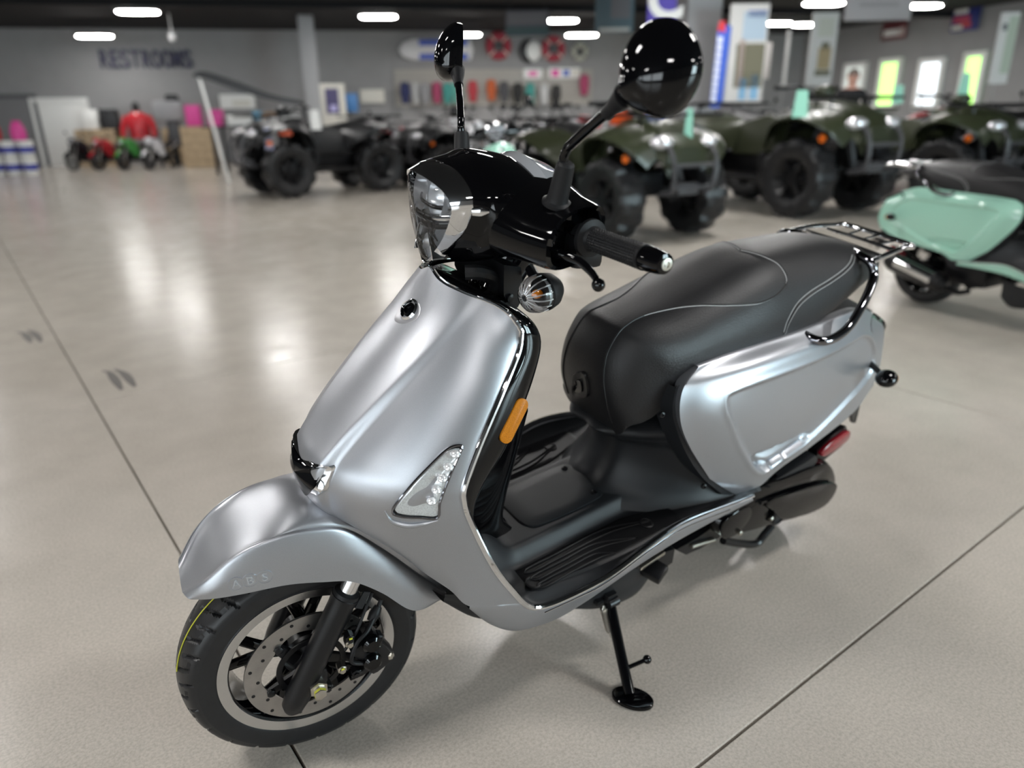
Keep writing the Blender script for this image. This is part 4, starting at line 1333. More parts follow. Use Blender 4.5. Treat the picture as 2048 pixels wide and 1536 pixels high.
def wall_box(name, a, b, z0, z1, th, m, side=1):
    A, B = W3(*a), W3(*b)
    d = (B-A)
    n = V((-d.y, d.x, 0)).normalized()*th*side
    mm = M()
    P = [A, B, B+n, A+n]
    mm.grid([[V((p.x, p.y, z0)) for p in P], [V((p.x, p.y, z1)) for p in P]], closed_v=True, cap0=True, cap1=True)
    return struct(obj(name, mm, m, smooth=0))
BW0, BW1 = (-19.0, 20.0), (9.6, 25.6)
CEIL = 3.5
wall_box('wall_back', BW0, BW1, 0, CEIL, .2, WALLP, 1)
RW1 = (15.6, 9.0)
wall_box('wall_right', BW1, RW1, 0, CEIL, .2, WALLP, 1)
wall_box('wall_far_right', RW1, (17, -9), 0, CEIL, .2, WALLP, 1)
wall_box('wall_left', (-22, -9), BW0, 0, CEIL, .2, WALLP, 1)
wall_box('wall_front', (17, -9), (-22, -9), 0, CEIL, .2, WALLP, 1)
cl = M()
cp = [W3(-22.5, -9.5, CEIL), W3(17.5, -9.5, CEIL), W3(17, 27, CEIL), W3(-22.5, 24, CEIL)]
cl.grid([cp, [p+V((0, 0, .1)) for p in cp]], closed_v=True, cap0=True, cap1=True)
struct(obj('ceiling', cl, CEILM, smooth=0))
def bw(t):
    """point on the back wall by its right coordinate"""
    u = (t-BW0[0])/(BW1[0]-BW0[0])
    return (t, BW0[1]+u*(BW1[1]-BW0[1]))
BWA = heading(BW1[0]-BW0[0], BW1[1]-BW0[1])

# roof beams
for k, (a, b) in enumerate((((-20, 8), (16, 15.5)), ((-20, 14), (14, 21)), ((-20, 2), (17, 9.5)))):
    A, B = W3(a[0], a[1], CEIL-.14), W3(b[0], b[1], CEIL-.14)
    d = (B-A).normalized()
    n = V((-d.y, d.x, 0))
    mm = M()
    for zz, w in ((0, .09), (.12, .09)):
        mm.grid([[A-n*w+V((0, 0, zz)), A+n*w+V((0, 0, zz)), A+n*w+V((0, 0, zz+.02)), A-n*w+V((0, 0, zz+.02))], [B-n*w+V((0, 0, zz)), B+n*w+V((0, 0, zz)), B+n*w+V((0, 0, zz+.02)), B-n*w+V((0, 0, zz+.02))]], closed_v=True, cap0=True, cap1=True)
    mm.grid([[A-n*.01, A+n*.01, A+n*.01+V((0, 0, .14)), A-n*.01+V((0, 0, .14))], [B-n*.01, B+n*.01, B+n*.01+V((0, 0, .14)), B-n*.01+V((0, 0, .14))]], closed_v=True)
    struct(obj('trim_%d' % (k+1), mm, CEILM, smooth=0))

# ------------------------------------------------------------------ ceiling lights
LAMP_E = 35
LAMPM = mat('led_panel', (1, 1, 1), .5, emit=(1.0, .98, .955), estr=LAMP_E)
HOUS = mat('lamp_housing', (.10, .10, .10), .5)
def lamp_proto():
    hou = M().box((0, 0, .05), (.86, .42, .07), .02).tube([(-.3, 0, .08), (-.3, 0, .20)], .008, 6).tube([(.3, 0, .08), (.3, 0, .20)], .008, 6)
    ln = M()
    P = []
    for k in range(40):
        a = 2*PI*k/40
        c, s = math.cos(a), math.sin(a)
        P.append(V((.40*math.copysign(abs(c)**.45, c), .19*math.copysign(abs(s)**.45, s), .014)))
    ln.grid([P, [V((p.x*.97, p.y*.95, -.006)) for p in P], [V((p.x*.3, p.y*.3, -.012)) for p in P]], closed_v=True, cap1=True)
    return mesh('lamp_housing', hou, HOUS), mesh('lamp_lens', ln, LAMPM)
LH, LL = lamp_proto()
LAMPS = [(-7.7, 16.8), (-2.9, 18.1), (-10.3, 19.9), (1.3, 19.3), (-1.1, 20.8), (2.0, 21.3), (-5.1, 20.3), (6.7, 17.0), (6.9, 20.5), (7.9, 20.9), (9.1, 17.6),
         (-4.4, 13.3), (-.3, 14.3), (4.3, 15.5), (-9.8, 11.8), (-2.5, 9.2), (2.3, 10.5), (4.2, 10.0), (-7.2, 8.0), (.1, 5.4), (2.55, 6.9), (-4.6, 4.2), (-9.4, 3.0), (2.7, 1.6), (7.3, 2.9), (-2.0, .4), (-6.6, -.8),
         (.7, -3.4), (5.2, -2.2), (-3.9, -4.7), (9.8, -1.0), (11.4, 7.9), (-12, 7), (-14.3, 15.5)]
LNAMES = {0: 'lit ceiling lamp high above the far left floor', 1: 'lit ceiling lamp left of the right hand mirror', 2: 'lit ceiling lamp left of the restrooms lettering', 3: 'lit ceiling lamp between the two mirrors, the larger one',
          4: 'lit ceiling lamp just right of the slim mirror', 5: 'lit ceiling lamp between the two mirrors, the smaller lower one', 6: 'small lit ceiling lamp beside the grey column', 7: 'lit ceiling lamp above the second banner from the right',
          8: 'left lamp of the close pair beside the tallest banner', 9: 'right lamp of the close pair beside the tallest banner', 10: 'lit ceiling lamp left of the racing poster'}
for k, (r, d) in enumerate(LAMPS):
    e = empty('ceiling_light', W3(r, d, 3.14 if k in (2, 4, 5, 6) else 3.27), (0, 0, heading(1, .1)))
    if k in LNAMES:
        tag(e, LNAMES[k], 'ceiling light')
    else:
        tag(e, 'lit ceiling lamp out of view over the showroom floor', 'ceiling light', 'ceiling lamps over the floor outside the picture')
    if k == 6:
        e.scale = (.42, .6, 1)
    for nm, dt in (('housing', LH), ('lamp_lens', LL)):
        o = bpy.data.objects.new(nm, dt)
        COL.objects.link(o)
        o.parent = e

# storefront glazing behind the viewer
pane_c = mat('storefront_daylight', (.8, .9, 1), .3, emit=(.72, .93, 1.0), estr=14.0)
for k in range(6):
    a = W3(16.88-.08, -6.9+2.2*k, 1.55) if False else None
SFA, SFB = (13.5, -2.0), (3.0, -8.9)
wl = wall_box('wall_storefront', (13.9, -1.7), (2.4, -9.2), 0, CEIL, .12, WALLP, 1)
A, B = W3(*SFA), W3(*SFB)
dd = (B-A)
nrm = V((dd.y, -dd.x, 0)).normalized()
if nrm.dot(V((0, 0, 0))-A) < 0:
    nrm = -nrm
for k in range(5):
    u0, u1 = k/5+.015, (k+1)/5-.015
    p0, p1 = A.lerp(B, u0)+nrm*.03, A.lerp(B, u1)+nrm*.03
    P = [V((p0.x, p0.y, .35)), V((p1.x, p1.y, .35)), V((p1.x, p1.y, 3.1)), V((p0.x, p0.y, 3.1))]
    w = struct(obj('window_%d' % (k+1), M().prism(P, nrm*.02), pane_c, smooth=0))
    fr = M()
    c = (P[0]+P[2])*.5+nrm*.03
    for a_, b_ in ((P[0], P[1]), (P[1], P[2]), (P[2], P[3]), (P[3], P[0])):
        fr.tube([a_+nrm*.03, b_+nrm*.03], .045, 4)
    f = obj('window_frame', fr, DARK, smooth=0)
    f.parent = w
# glowing panes added out of view to light the shield front and headlight
fill_pane = mat('front_fill_glow', (.8, .9, 1), .3, emit=(.86, .95, 1.0), estr=3.6)
for k in range(5):
    r0 = -18.5+3.6*k
    P = [W3(r0, -8.95, .5), W3(r0+3.3, -8.95, .5), W3(r0+3.3, -8.95, 2.9), W3(r0, -8.95, 2.9)]
    w = struct(obj('window_%d' % (k+10), M().prism(P, FW*.03), fill_pane, smooth=0))  # pane and frame shaped like a window, added as fill light
    fr = M()
    for a_, b_ in ((P[0], P[1]), (P[1], P[2]), (P[2], P[3]), (P[3], P[0])):
        fr.tube([a_+FW*.05, b_+FW*.05], .05, 4)
    f = obj('window_frame', fr, DARK, smooth=0)
    f.parent = w

# ================================================================== wall fittings
def line_hit(h, A, B, off):
    """h = (r, z) seen at 20 m; slide along the sight line to the wall A-B, off metres before it"""
    k = h[0]/20
    dx, dy = B[0]-A[0], B[1]-A[1]
    d = (A[1]-A[0]*dy/dx)/(1-k*dy/dx)-off
    return (k*d, d, 1.1255+(h[1]-1.1255)*d/20)
def onb(h, off=.05):
    return line_hit(h, BW0, BW1, off)
def onr(h, off=.05):
    return line_hit(h, BW1, RW1, off)
def board_geo(p0, p1, th, bev=.0):
    """upright board between two opposite corners (r, d, z)"""
    A, B = W3(p0[0], p0[1], 0), W3(p1[0], p1[1], 0)
    z0, z1 = min(p0[2], p1[2]), max(p0[2], p1[2])
    dv = B-A
    yaw = math.atan2(dv.y, dv.x)
    c = (A+B)/2
    R = Matrix.Rotation(yaw, 3, 'Z')
    return M().box(V((0, 0, 0)), (dv.length, th, z1-z0), bev), c, yaw, (z0+z1)/2, dv.length, z1-z0
def board(name, p0, p1, th, m, label, cat, bev=.004, group=None, kind=None):
    mm, c, yaw, zc, w, h = board_geo(p0, p1, th, bev)
    o = obj(name, mm, m)
    o.location = (c.x, c.y, zc)
    o.rotation_euler = (0, 0, yaw)
    if kind:
        struct(o)
    else:
        tag(o, label, cat, group)
    o['w'], o['h'] = w, h
    return o
def child_box(name, par, x, z, w, h, th, m, y=0, bev=0):
    """a flat piece on the viewer's side of a board"""
    o = obj(name, M().box((x, y, z), (w, th, h), bev), m)
    o.parent = par
    return o
def text_obj(name, body, size, m, ext=.01, bold=.0):
    cu = bpy.data.curves.new(name, 'FONT')
    cu.body = body
    cu.size = size
    cu.extrude = ext
    cu.offset = bold
    cu.align_x = 'CENTER'
    cu.align_y = 'CENTER'
    to = bpy.data.objects.new('tmp', cu)
    COL.objects.link(to)
    dg = bpy.context.evaluated_depsgraph_get()
    me = bpy.data.meshes.new_from_object(to.evaluated_get(dg))
    bpy.data.objects.remove(to, do_unlink=True)
    me.materials.clear()
    me.materials.append(m)
    o = bpy.data.objects.new(name, me)
    COL.objects.link(o)
    return o

# RESTROOMS letters, each cut out and fixed to the wall
rs = empty('restrooms_sign', W3(*onb((-9.18, 2.59))))
tag(rs, 'navy RESTROOMS lettering on the grey back wall', 'sign')
p0, p1 = onb((-10.37, 2.6), .06), onb((-7.99, 2.6), .06)
mid = V(W3((p0[0]+p1[0])/2, (p0[1]+p1[1])/2, (p0[2]+p1[2])/2))
rs.location = mid
rs.rotation_euler = (0, 0, BWA)
hz = abs(onb((-9.16, 2.8))[2]-onb((-9.24, 2.37))[2])
LW = (W3(p1[0], p1[1])-W3(p0[0], p0[1])).length
WORD = 'RESTROOMS'
for k, ch in enumerate(WORD):
    o = text_obj('letter', ch, hz*1.36, NAVY, .02, .012)
    o.parent = rs
    o.location = ((-.5+(k+.5)/9)*LW, 0, 0)
    o.rotation_euler = (PI/2, 0, 0)
    bx_ = [v.co.x for v in o.data.vertices]
    wd = max(bx_)-min(bx_)
    o.scale = (LW/9*.86/wd, 1, 1)

# white service door and doorway in the back wall
def door(n, ua, ub, m, label):
    a, b = onb(ua, .03), onb(ub, .03)
    mm, c, yaw, zc, w, h = board_geo((a[0], a[1], 0), b, .06, .004)
    o = struct(obj('door_%d' % n, mm, m))
    o.location = (c.x, c.y, zc)
    o.rotation_euler = (0, 0, yaw)
    fr = M()
    for x0, z0, w0, h0 in ((-w/2-.05, 0, .1, h), (w/2+.05, 0, .1, h), (0, h/2+.05, w+.2, .1)):
        fr.box((x0, -.02, z0), (w0, .1, h0))
    f = obj('door_frame', fr, GREYP if m is not WHITE else WHITE, smooth=0)
    f.parent = o
    k = obj('door_handle', M().ball((w*.4, -.06, -.05), .035, 10, 8), STEEL)
    k.parent = o
    return o
door(1, (-12.25, 0.09), (-10.95, 1.64), WHITE, '')
door(2, (-14.45, 0.12), (-12.27, 1.74), mat('grey_doorway', (.16, .16, .165), .7), '')

# columns
COLM = mat('column_paint', (.33, .33, .335), .6)
for k, (u, d, w) in enumerate((((-4.9, 2.73), 19.5, .36), ((3.21, 2.46), 13.5, .60))):
    o = struct(obj('trim_%d' % (k+4), M().box(W3(u[0], d, CEIL/2), (w, w, CEIL-.01), .01, Euler((0, 0, BWA))), COLM))

# camera dome under the ceiling
p = (-7.57, 2.9)
o = obj('camera_dome', M().lathe([(.09, .08), (.09, .02), (.08, -.03), (.05, -.07), (.01, -.085)], (0, 0, 0), axis=(0, 0, 1), seg=20).tube([(0, 0, .08), (0, 0, .5)], .015, 8), mat('pale_dome', (.5, .5, .5), .3))
o.location = W3(p[0], 18, p[1])
tag(o, 'small pale camera dome hanging above the restrooms lettering', 'camera')

# inflatable board, rings and crescent on the wall
a, b = onb((-2.75, 2.75), .12), onb((-0.94, 2.72), .12)
A, B = W3(*a), W3(*b)
hgt = abs(onb((-1.94, 2.97))[2]-onb((-1.97, 2.49))[2])
L_ = (B-A).length
ib = empty('inflatable_board', (A+B)/2, (0, 0, BWA))
tag(ib, 'white tipped inflatable board with blue stripes hung on the wall', 'board')
ol = [(-L_/2, 0, 0), (-L_/2+.12, 0, hgt*.33), (-L_/2+.4, 0, hgt*.5), (L_/2, 0, hgt*.5), (L_/2+.1, 0, 0), (L_/2, 0, -hgt*.5), (-L_/2+.4, 0, -hgt*.5), (-L_/2+.12, 0, -hgt*.33)]
o = obj('board_body', M().prism([V(q) for q in ol], (0, -.10, 0), .03), mat('pale_vinyl', (.62, .62, .63), .5)); o.parent = ib
for z in (-hgt*.33, hgt*.33):
    o = obj('blue_stripe', M().box((L_*.12, -.105, z), (L_*.68, .012, hgt*.27), .004), BLUE); o.parent = ib
def ring(name, h, R, r, m, label, inner=None):
    p = onb(h, .14)
    e = empty(name, W3(*p), (0, 0, BWA))
    tag(e, label, 'ring')
    o = obj('ring_tube', M().tube([(R*math.cos(t), 0, R*math.sin(t)) for t in [2*PI*k/32 for k in range(32)]], r, 10, closed=True), m); o.parent = e
    for k in range(4):
        t = PI/4+PI/2*k
        o = obj('ring_band', M().tube([(R*math.cos(t+s), 0, R*math.sin(t+s)) for s in (-.08, 0, .08)], r*1.06, 10), inner or CREAM); o.parent = e
    o = obj('ring_core', M().lathe([(R*.28, -.04), (R*.28, .04)], (0, 0, 0), seg=16), DARK); o.parent = e
    return e
ring('life_ring', (-0.22, 2.81), .27, .12, mat('dark_red_vinyl', (.30, .02, .04), .5), 'dark red ring on the wall left of the crescent')
ring('life_ring', (1.17, 2.73), .26, .11, mat('dark_red_vinyl', (.30, .02, .04), .5), 'dark red ring on the wall right of the crescent')
ring('life_ring', (1.84, 2.65), .19, .08, mat('cream_vinyl', (.42, .42, .36), .5), 'pale cream ring on the wall beside the dark red one', DARK)
p = onb((0.64, 2.68), .12)
e = empty('towable_tube', W3(*p), (0, 0, BWA)); tag(e, 'black and white crescent shaped towable on the wall', 'towable')
o = obj('tube_arc', M().tube([(.30*math.cos(t), 0, .30*math.sin(t)) for t in [PI*.55+PI*.9*k/14 for k in range(15)]], [.04, .10, .12, .10, .04], 10, n=24), DARK); o.parent = e
o = obj('tube_cushion', M().ball((.02, 0, 0), (.26, .08, .28), 16, 10), WHITE); o.parent = e

# slat wall with shelves and garments
a, b = onb((-2.91, 1.41), .04), onb((2.17, 2.25), .04)
SLW = mat('slat_board', (.36, .34, .31), .6)
mm, c, yaw, zc, w, h = board_geo(a, b, .05, .003)
sw = empty('slat_wall', (c.x, c.y, zc), (0, 0, yaw))
tag(sw, 'pale slat wall panel behind the row of hung garments', 'slat wall')
for k in range(9):
    o = obj('slat', M().box((0, 0, -h/2+(k+.5)*h/9), (w, .04, h/9-.012), .004), SLW); o.parent = sw
cols = [('teal', (.04, .20, .18)), ('navy', (.02, .025, .08)), ('pink', (.30, .05, .11)), ('grey', (.2, .2, .21)), ('white', (.4, .4, .4)), ('red', (.30, .03, .04)), ('black', (.02, .02, .02)), ('mint green', (.10, .32, .27)), ('orange', (.40, .09, .03)), ('charcoal', (.05, .05, .055))]
def shirt(m):
    P = [(-.11, 0, -.30), (-.11, 0, .06), (-.125, 0, -.10), (-.15, 0, -.08), (-.13, 0, .24), (-.05, 0, .30), (0, 0, .27), (.05, 0, .30), (.13, 0, .24), (.15, 0, -.08), (.125, 0, -.10), (.11, 0, .06), (.11, 0, -.30)]
    return M().prism([V(p) for p in P], (0, -.09, 0), .02)
order = [('navy', 810), ('white', 832), ('grey', 850), ('pink', 874), ('teal', 895), ('mint green', 913), ('red', 945), ('orange', 982), ('charcoal', 1008), ('black', 1035), ('teal', 1060), ('white', 1088), ('black', 1112), ('pink', 1150)]
SX_ = {810: (-2.65, 1.74), 832: (-2.37, 1.73), 850: (-2.14, 1.71), 874: (-1.83, 1.74), 895: (-1.56, 1.72), 913: (-1.32, 1.73), 945: (-0.91, 1.76), 982: (-0.43, 1.78), 1008: (-0.1, 1.73), 1035: (0.25, 1.7), 1060: (0.57, 1.69), 1088: (0.93, 1.66), 1112: (1.24, 1.64), 1150: (1.96, 1.87)}
names_pos = {810: 'navy shirt hung at the left end of the slat wall', 832: 'white shirt hung next to the navy one on the slat wall', 850: 'grey shirt hung between white and pink ones on the slat wall', 874: 'pink shirt hung left of the slim mirror on the slat wall', 895: 'teal shirt hung left of the slim mirror on the slat wall', 913: 'mint green shirt hung right behind the slim mirror',
             945: 'red shirt hung on the slat wall', 982: 'orange shirt hung on the slat wall', 1008: 'charcoal shirt hung on the slat wall', 1035: 'black shirt hung under the white price sign', 1060: 'teal shirt hung under the white price sign', 1088: 'white shirt hung near the right end of the slat wall', 1112: 'black shirt hung at the right end of the slat wall', 1150: 'pink shirt hung beside the grey wall post on the right'}
for cn, u in order:
    p = onb(SX_[u], .20 if order.index((cn, u)) % 2 else .36)
    cm = dict(cols)[cn]
    o = obj('shirt', shirt(None), mat('cloth_'+cn.replace(' ', '_'), cm, .85))
    o.location = W3(*p)
    o.rotation_euler = (0, 0, BWA)
    tag(o, names_pos[u], 'shirt', 'garments on the slat wall')
def wall_sign(name, ua, ub, m, label, cat='sign', off=.10, th=.03, strip=None, right=False):
    f = onr if right else onb
    o = board(name, f(ua, off), f(ub, off), th, m, label, cat)
    if strip:
        w, h = o['w'], o['h']
        for x, z, ww, hh, sm in strip:
            child_box('print', o, x*w, z*h, ww*w, hh*h, .004, sm, -th/2-.002)
    return o
wall_sign('price_sign', (0.41, 2.04), (0.88, 2.26), WHITE, 'small white sign with pink print above the garments', strip=[(0, 0, .5, .5, PINK)])
wall_sign('brand_strip', (1.06, 2.04), (1.85, 2.27), WHITE, 'pale strip of stickers right of the small white sign', strip=[(-.3, 0, .25, .7, PINK), (.05, 0, .2, .6, BLUE), (.35, 0, .25, .6, CREAM)])
wall_sign('wall_notice', (-7.45, 1.41), (-6.54, 1.76), WHITE, 'white notice board on the wall left of the column', strip=[(.1, -.1, .5, .4, CREAM)])
wall_sign('wall_notice', (-3.82, 1.51), (-3.19, 1.83), CREAM, 'cream notice board on the wall right of the doorway arch')
# arch-shaped stand with dark screen
a, b = onb((-4.89, 1.21), 1.2), onb((-4.2, 1.98), 1.2)
ks = board('display_stand', (a[0], a[1], 0), b, .12, CREAM, 'cream display stand with a dark screen beside the column', 'display stand', .03)
child_box('screen', ks, 0, ks['h']*.28, ks['w']*.5, ks['h']*.32, .01, mat('violet_screen', (.08, .07, .16), .3), -.07)
child_box('screen_card', ks, .02, ks['h']*.19, ks['w']*.25, ks['h']*.08, .01, mat('lilac_card', (.45, .42, .7), .5), -.08)
bx0, bx1 = onb((-4.2, 1.29), .5), onb((-3.89, 1.74), .5)
board('cooler_box', bx0, bx1, .3, mat('sky_blue_box', (.08, .24, .55), .4), 'sky blue upright box beside the cream display stand', 'box', .03)

# hanging pictures and banners
def hang(name, ua, ub, d, m, label, cat, pieces=(), th=.03):
    o = board(name, (ua[0], d, ua[1]), (ub[0], d, ub[1]), th, m, label, cat)
    w, h = o['w'], o['h']
    for pc in pieces:
        x, z, ww, hh, sm = pc[:5]
        child_box('print', o, x*w, z*h, ww*w, hh*h, .004, sm, -th/2-.002)
    top = CEIL-o.location.z
    if cat in ('poster', 'sign') and top > h/2+.02:
        for q in (-.4, .4):
            wo = obj('hanger_wire', M().tube([(q*w, 0, h/2-.01), (q*w, 0, top)], .006, 6), DARK)
            wo.parent = o
    return o
GP = mat('dim_grey_print', (.11, .11, .12), .6)
hang('hanging_poster', (-0.02, 2.74), (0.9, 3.23), 17, mat('dim_poster', (.07, .07, .085), .6), 'dim grey and green poster hanging under the ceiling', 'poster', ((0, -.3, 1, .35, mat('dim_green', (.02, .05, .055), .6)), (0, .2, .9, .45, GP)))
hang('hanging_poster', (1.55, 2.49), (2.22, 3.23), 14, mat('dim_poster2', (.06, .10, .12), .6), 'tall dim poster hanging left of the purple banner', 'poster', ((.15, .1, .5, .6, GP), (0, -.44, .8, .08, mat('pale_print', (.4, .4, .38), .6))))
pb = hang('purple_banner', (2.21, 2.41), (2.66, 3.21), 12.6, mat('violet_cloth', (.085, .06, .36), .7), 'purple banner with a white letter hung on the grey column', 'banner')
lt_ = text_obj('letter', 'C', pb['h']*1.0, WHITE, .004, .03)
lt_.parent = pb
lt_.location = (.05, -.02, -.02)
lt_.rotation_euler = (PI/2, 0, 0)
# feather flag on a pole
fp = (3.14, 1.21)
ff = empty('feather_flag', W3(fp[0], 11.6, 0), (0, 0, heading(1, 0)))
tag(ff, 'tall narrow blue flag with white lettering and a red tip', 'flag')
zt, zb = (3.1, 2.32)[1], (3.11, 1.22)[1]
o = obj('flag_cloth', M().prism([V((-.10, 0, zb)), V((.08, 0, zb-.02)), V((.13, 0, zt)), V((-.06, 0, zt+.02))], (0, .02, 0)), BLUE); o.parent = ff
o = obj('flag_tip', M().prism([V((-.07, -.005, zt-.06)), V((.05, -.005, zt-.08)), V((.03, -.005, zt+.07)), V((-.05, -.005, zt+.06))], (0, .03, 0)), REDP); o.parent = ff
for k in range(9):
    o = obj('flag_letter', M().box((-.055+.004*k, -.008, zb+.12+k*(zt-zb-.2)/9), (.075, .006, .085), .002), mat('flag_white', (.55, .58, .72), .6)); o.parent = ff
o = obj('flag_pole', M().tube([(.1, .03, 0), (.13, .03, zt)], .012, 8), STEEL); o.parent = ff

OLV = mat('print_olive', (.16, .15, .10), .7)
TAN = mat('print_tan', (.40, .31, .18), .7)
SKY = mat('print_sky', (.22, .42, .62), .7)
PALE = mat('banner_cloth', (.62, .60, .58), .7)
b1 = hang('retractable_banner', (3.46, 1.29), (4.06, 2.71), 12.4, PALE, 'tallest white banner with a blue headline and outdoor picture', 'banner', ((.15, .28, .6, .28, mat('print_pale_blue', (.42, .52, .62), .7)), (.2, .40, .5, .06, BLUE), (.1, -.12, .75, .45, OLV), (-.12, -.1, .14, .5, mat('print_skin', (.45, .36, .32), .7)), (-.02, -.36, .2, .22, SKY), (.28, -.34, .22, .26, SKY)))
b2 = hang('retractable_banner', (5.59, 1.59), (6.07, 2.83), 14.6, PALE, 'narrow white banner with a tan picture at mid height', 'banner', ((.1, -.12, .5, .3, TAN), (.1, .05, .3, .1, OLV), (.1, -.32, .6, .08, OLV), (.05, .3, .6, .25, mat('print_cream', (.55, .55, .48), .7))))
b3 = hang('retractable_banner', (7.79, 1.52), (8.09, 2.56), 12.6, PALE, 'white banner with pale green picture at the right edge', 'banner', ((.22, .05, .5, .8, mat('print_sage', (.42, .47, .38), .7)), (-.2, .3, .25, .1, GP)))
b4 = hang('retractable_banner', (5.27, 1.79), (5.43, 2.48), 16.2, PALE, 'slim plain white banner right behind the tallest banner', 'banner')
b5 = hang('retractable_banner', (5.79, 1.63), (5.86, 2.72), 16.4, PALE, 'slim plain white banner under the close pair of lamps', 'banner')
for b_ in (b1, b2, b3, b4, b5):
    o = obj('banner_foot', M().box((0, 0, 0), (b_['w']*.9, .25, .08), .02), STEEL); o.parent = b_; o.location = (0, 0, -b_.location.z+.04)
    o = obj('banner_pole', M().tube([(0, .05, -b_.location.z+.05), (0, .05, b_['h']*.5)], .012, 8), STEEL); o.parent = b_
hang('hanging_sign', (6.33, 2.73), (7.57, 3.39), 15, mat('white_hanging_sign', (.5, .46, .46), .6), 'large pale sign hanging near the ceiling on the right', 'sign', ((0, -.1, .6, .12, mat('sign_print', (.4, .36, .36), .6)), (.42, .3, .1, .3, PINK)))
wall_sign('wall_clock_sign', (9.45, 2.79), (10.05, 3.29), mat('maroon_board', (.12, .03, .035), .5), 'dark maroon board with a white oval on the right wall', right=True, strip=[(0, -.12, .8, .35, WHITE), (.35, -.1, .25, .5, mat('dusty_pink', (.45, .26, .24), .6))])
wall_sign('wall_poster', (11.16, 2.96), (11.84, 3.58), mat('deep_blue_print', (.02, .03, .16), .5), 'blue and red racing poster on the right wall', 'poster', right=True, strip=[(-.12, .0, .6, .3, mat('crimson_print', (.42, .05, .10), .5)), (-.18, .36, .5, .22, WHITE), (-.25, -.33, .4, .2, CREAM), (.05, -.25, .4, .2, REDP)])
# windows of the right wall
for k, (ua, ub, m) in enumerate((((8.68, 1.24), (9.18, 2.27), mat('pale_daylight', (.7, .72, .7), .5, emit=(.75, .85, .8), estr=.32)), ((9.58, 1.22), (10.06, 2.36), LIMEP), ((10.59, 1.21), (11.16, 2.35), DAYW), ((11.72, 1.2), (12.2, 2.48), LIMEP))):
    a, b = onr(ua, .03), onr(ub, .03)
    mm, c, yaw, zc, w, h = board_geo(a, b, .05, .0)
    o = struct(obj('window_%d' % (6+k), mm, m, smooth=0))
    o.location = (c.x, c.y, zc)
    o.rotation_euler = (0, 0, yaw)
    fr = M()
    for x0, z0, w0, h0 in ((-w/2, 0, .12, h+.1), (w/2, 0, .12, h+.1), (0, h/2, w+.1, .12), (0, -h/2, w+.1, .12)):
        fr.box((x0, -.04, z0), (w0, .08, h0))
    f = obj('window_frame', fr, WHITE, smooth=0)
    f.parent = o

# ================================================================== quad bikes
def lug_tire(R, w, seg=88, lug=.022):
    prof = [(R*.52, -w*.40), (R*.66, -w*.5), (R*.84, -w*.52), (R*.95, -w*.47), (R, -w*.30), (R, -w*.1), (R, w*.1), (R, w*.30), (R*.95, w*.47), (R*.84, w*.52), (R*.66, w*.5), (R*.52, w*.40)]
    rows = []
    for k, (r, y) in enumerate(prof):
        row = []
        for j in range(seg):
            a = 2*PI*j/seg
            rr = r
            if 2 < k < 9:
                ph = (j + (4 if y > 0 else 0)) % 8
                if ph < 4:
                    rr -= lug
            row.append(V((rr*math.cos(a), y, rr*math.sin(a))))
        rows.append(row)
    return M().grid(rows, closed_v=True)
AT = mesh('tire', lug_tire(.36, .26), RUBBER, 30)
ARIM = mesh('wheel_rim', M().lathe([(.19, -.10), (.20, -.11), (.20, -.07), (.15, -.05), (.14, .05), (.20, .07), (.20, .11), (.19, .10), (.12, .03), (.05, .05), (.05, -.05), (.12, -.03)], (0, 0, 0), seg=28, closed_prof=True), SATIN)
def _spokes():
    m = M()
    for k in range(6):
        a = 2*PI*k/6
        for s in (-1, 1):
            m.tube([(.02*math.cos(a), s*.07, .02*math.sin(a)), (.19*math.cos(a), s*.085, .19*math.sin(a))], [.026, .018], 6)
    m.lathe([(.055, -.09), (.055, .09)], (0, 0, 0), seg=14)
    return m
ASPK = mesh('wheel_spokes', _spokes(), SATIN)
def sub(name, data, par, loc=(0, 0, 0), rot=(0, 0, 0), sc=1):
    o = bpy.data.objects.new(name, data)
    COL.objects.link(o)
    o.parent = par
    o.location = loc
    o.rotation_euler = rot
    if sc != 1:
        o.scale = (sc, sc, sc)
    return o
def body_shell(rows, n=21, pw=2.6, th=.02):
    """rows: x, centre height, edge height, half width"""
    R = crom([(a, b, c) for a, b, c, d in rows], 28)
    Wd = crom([(d, 0, 0) for a, b, c, d in rows], 28)
    g = []
    for p, wv in zip(R, Wd):
        x, zc, ze = p
        row = []
        for j in range(n):
            t = -1+2*j/(n-1)
            row.append(V((x, wv.x*t, zc-(zc-ze)*abs(t)**pw)))
        und = [q+V((0, 0, -th)) for q in row[::-1]]
        g.append(row+und)
    return M().grid(g, closed_v=True, cap0=True, cap1=True)
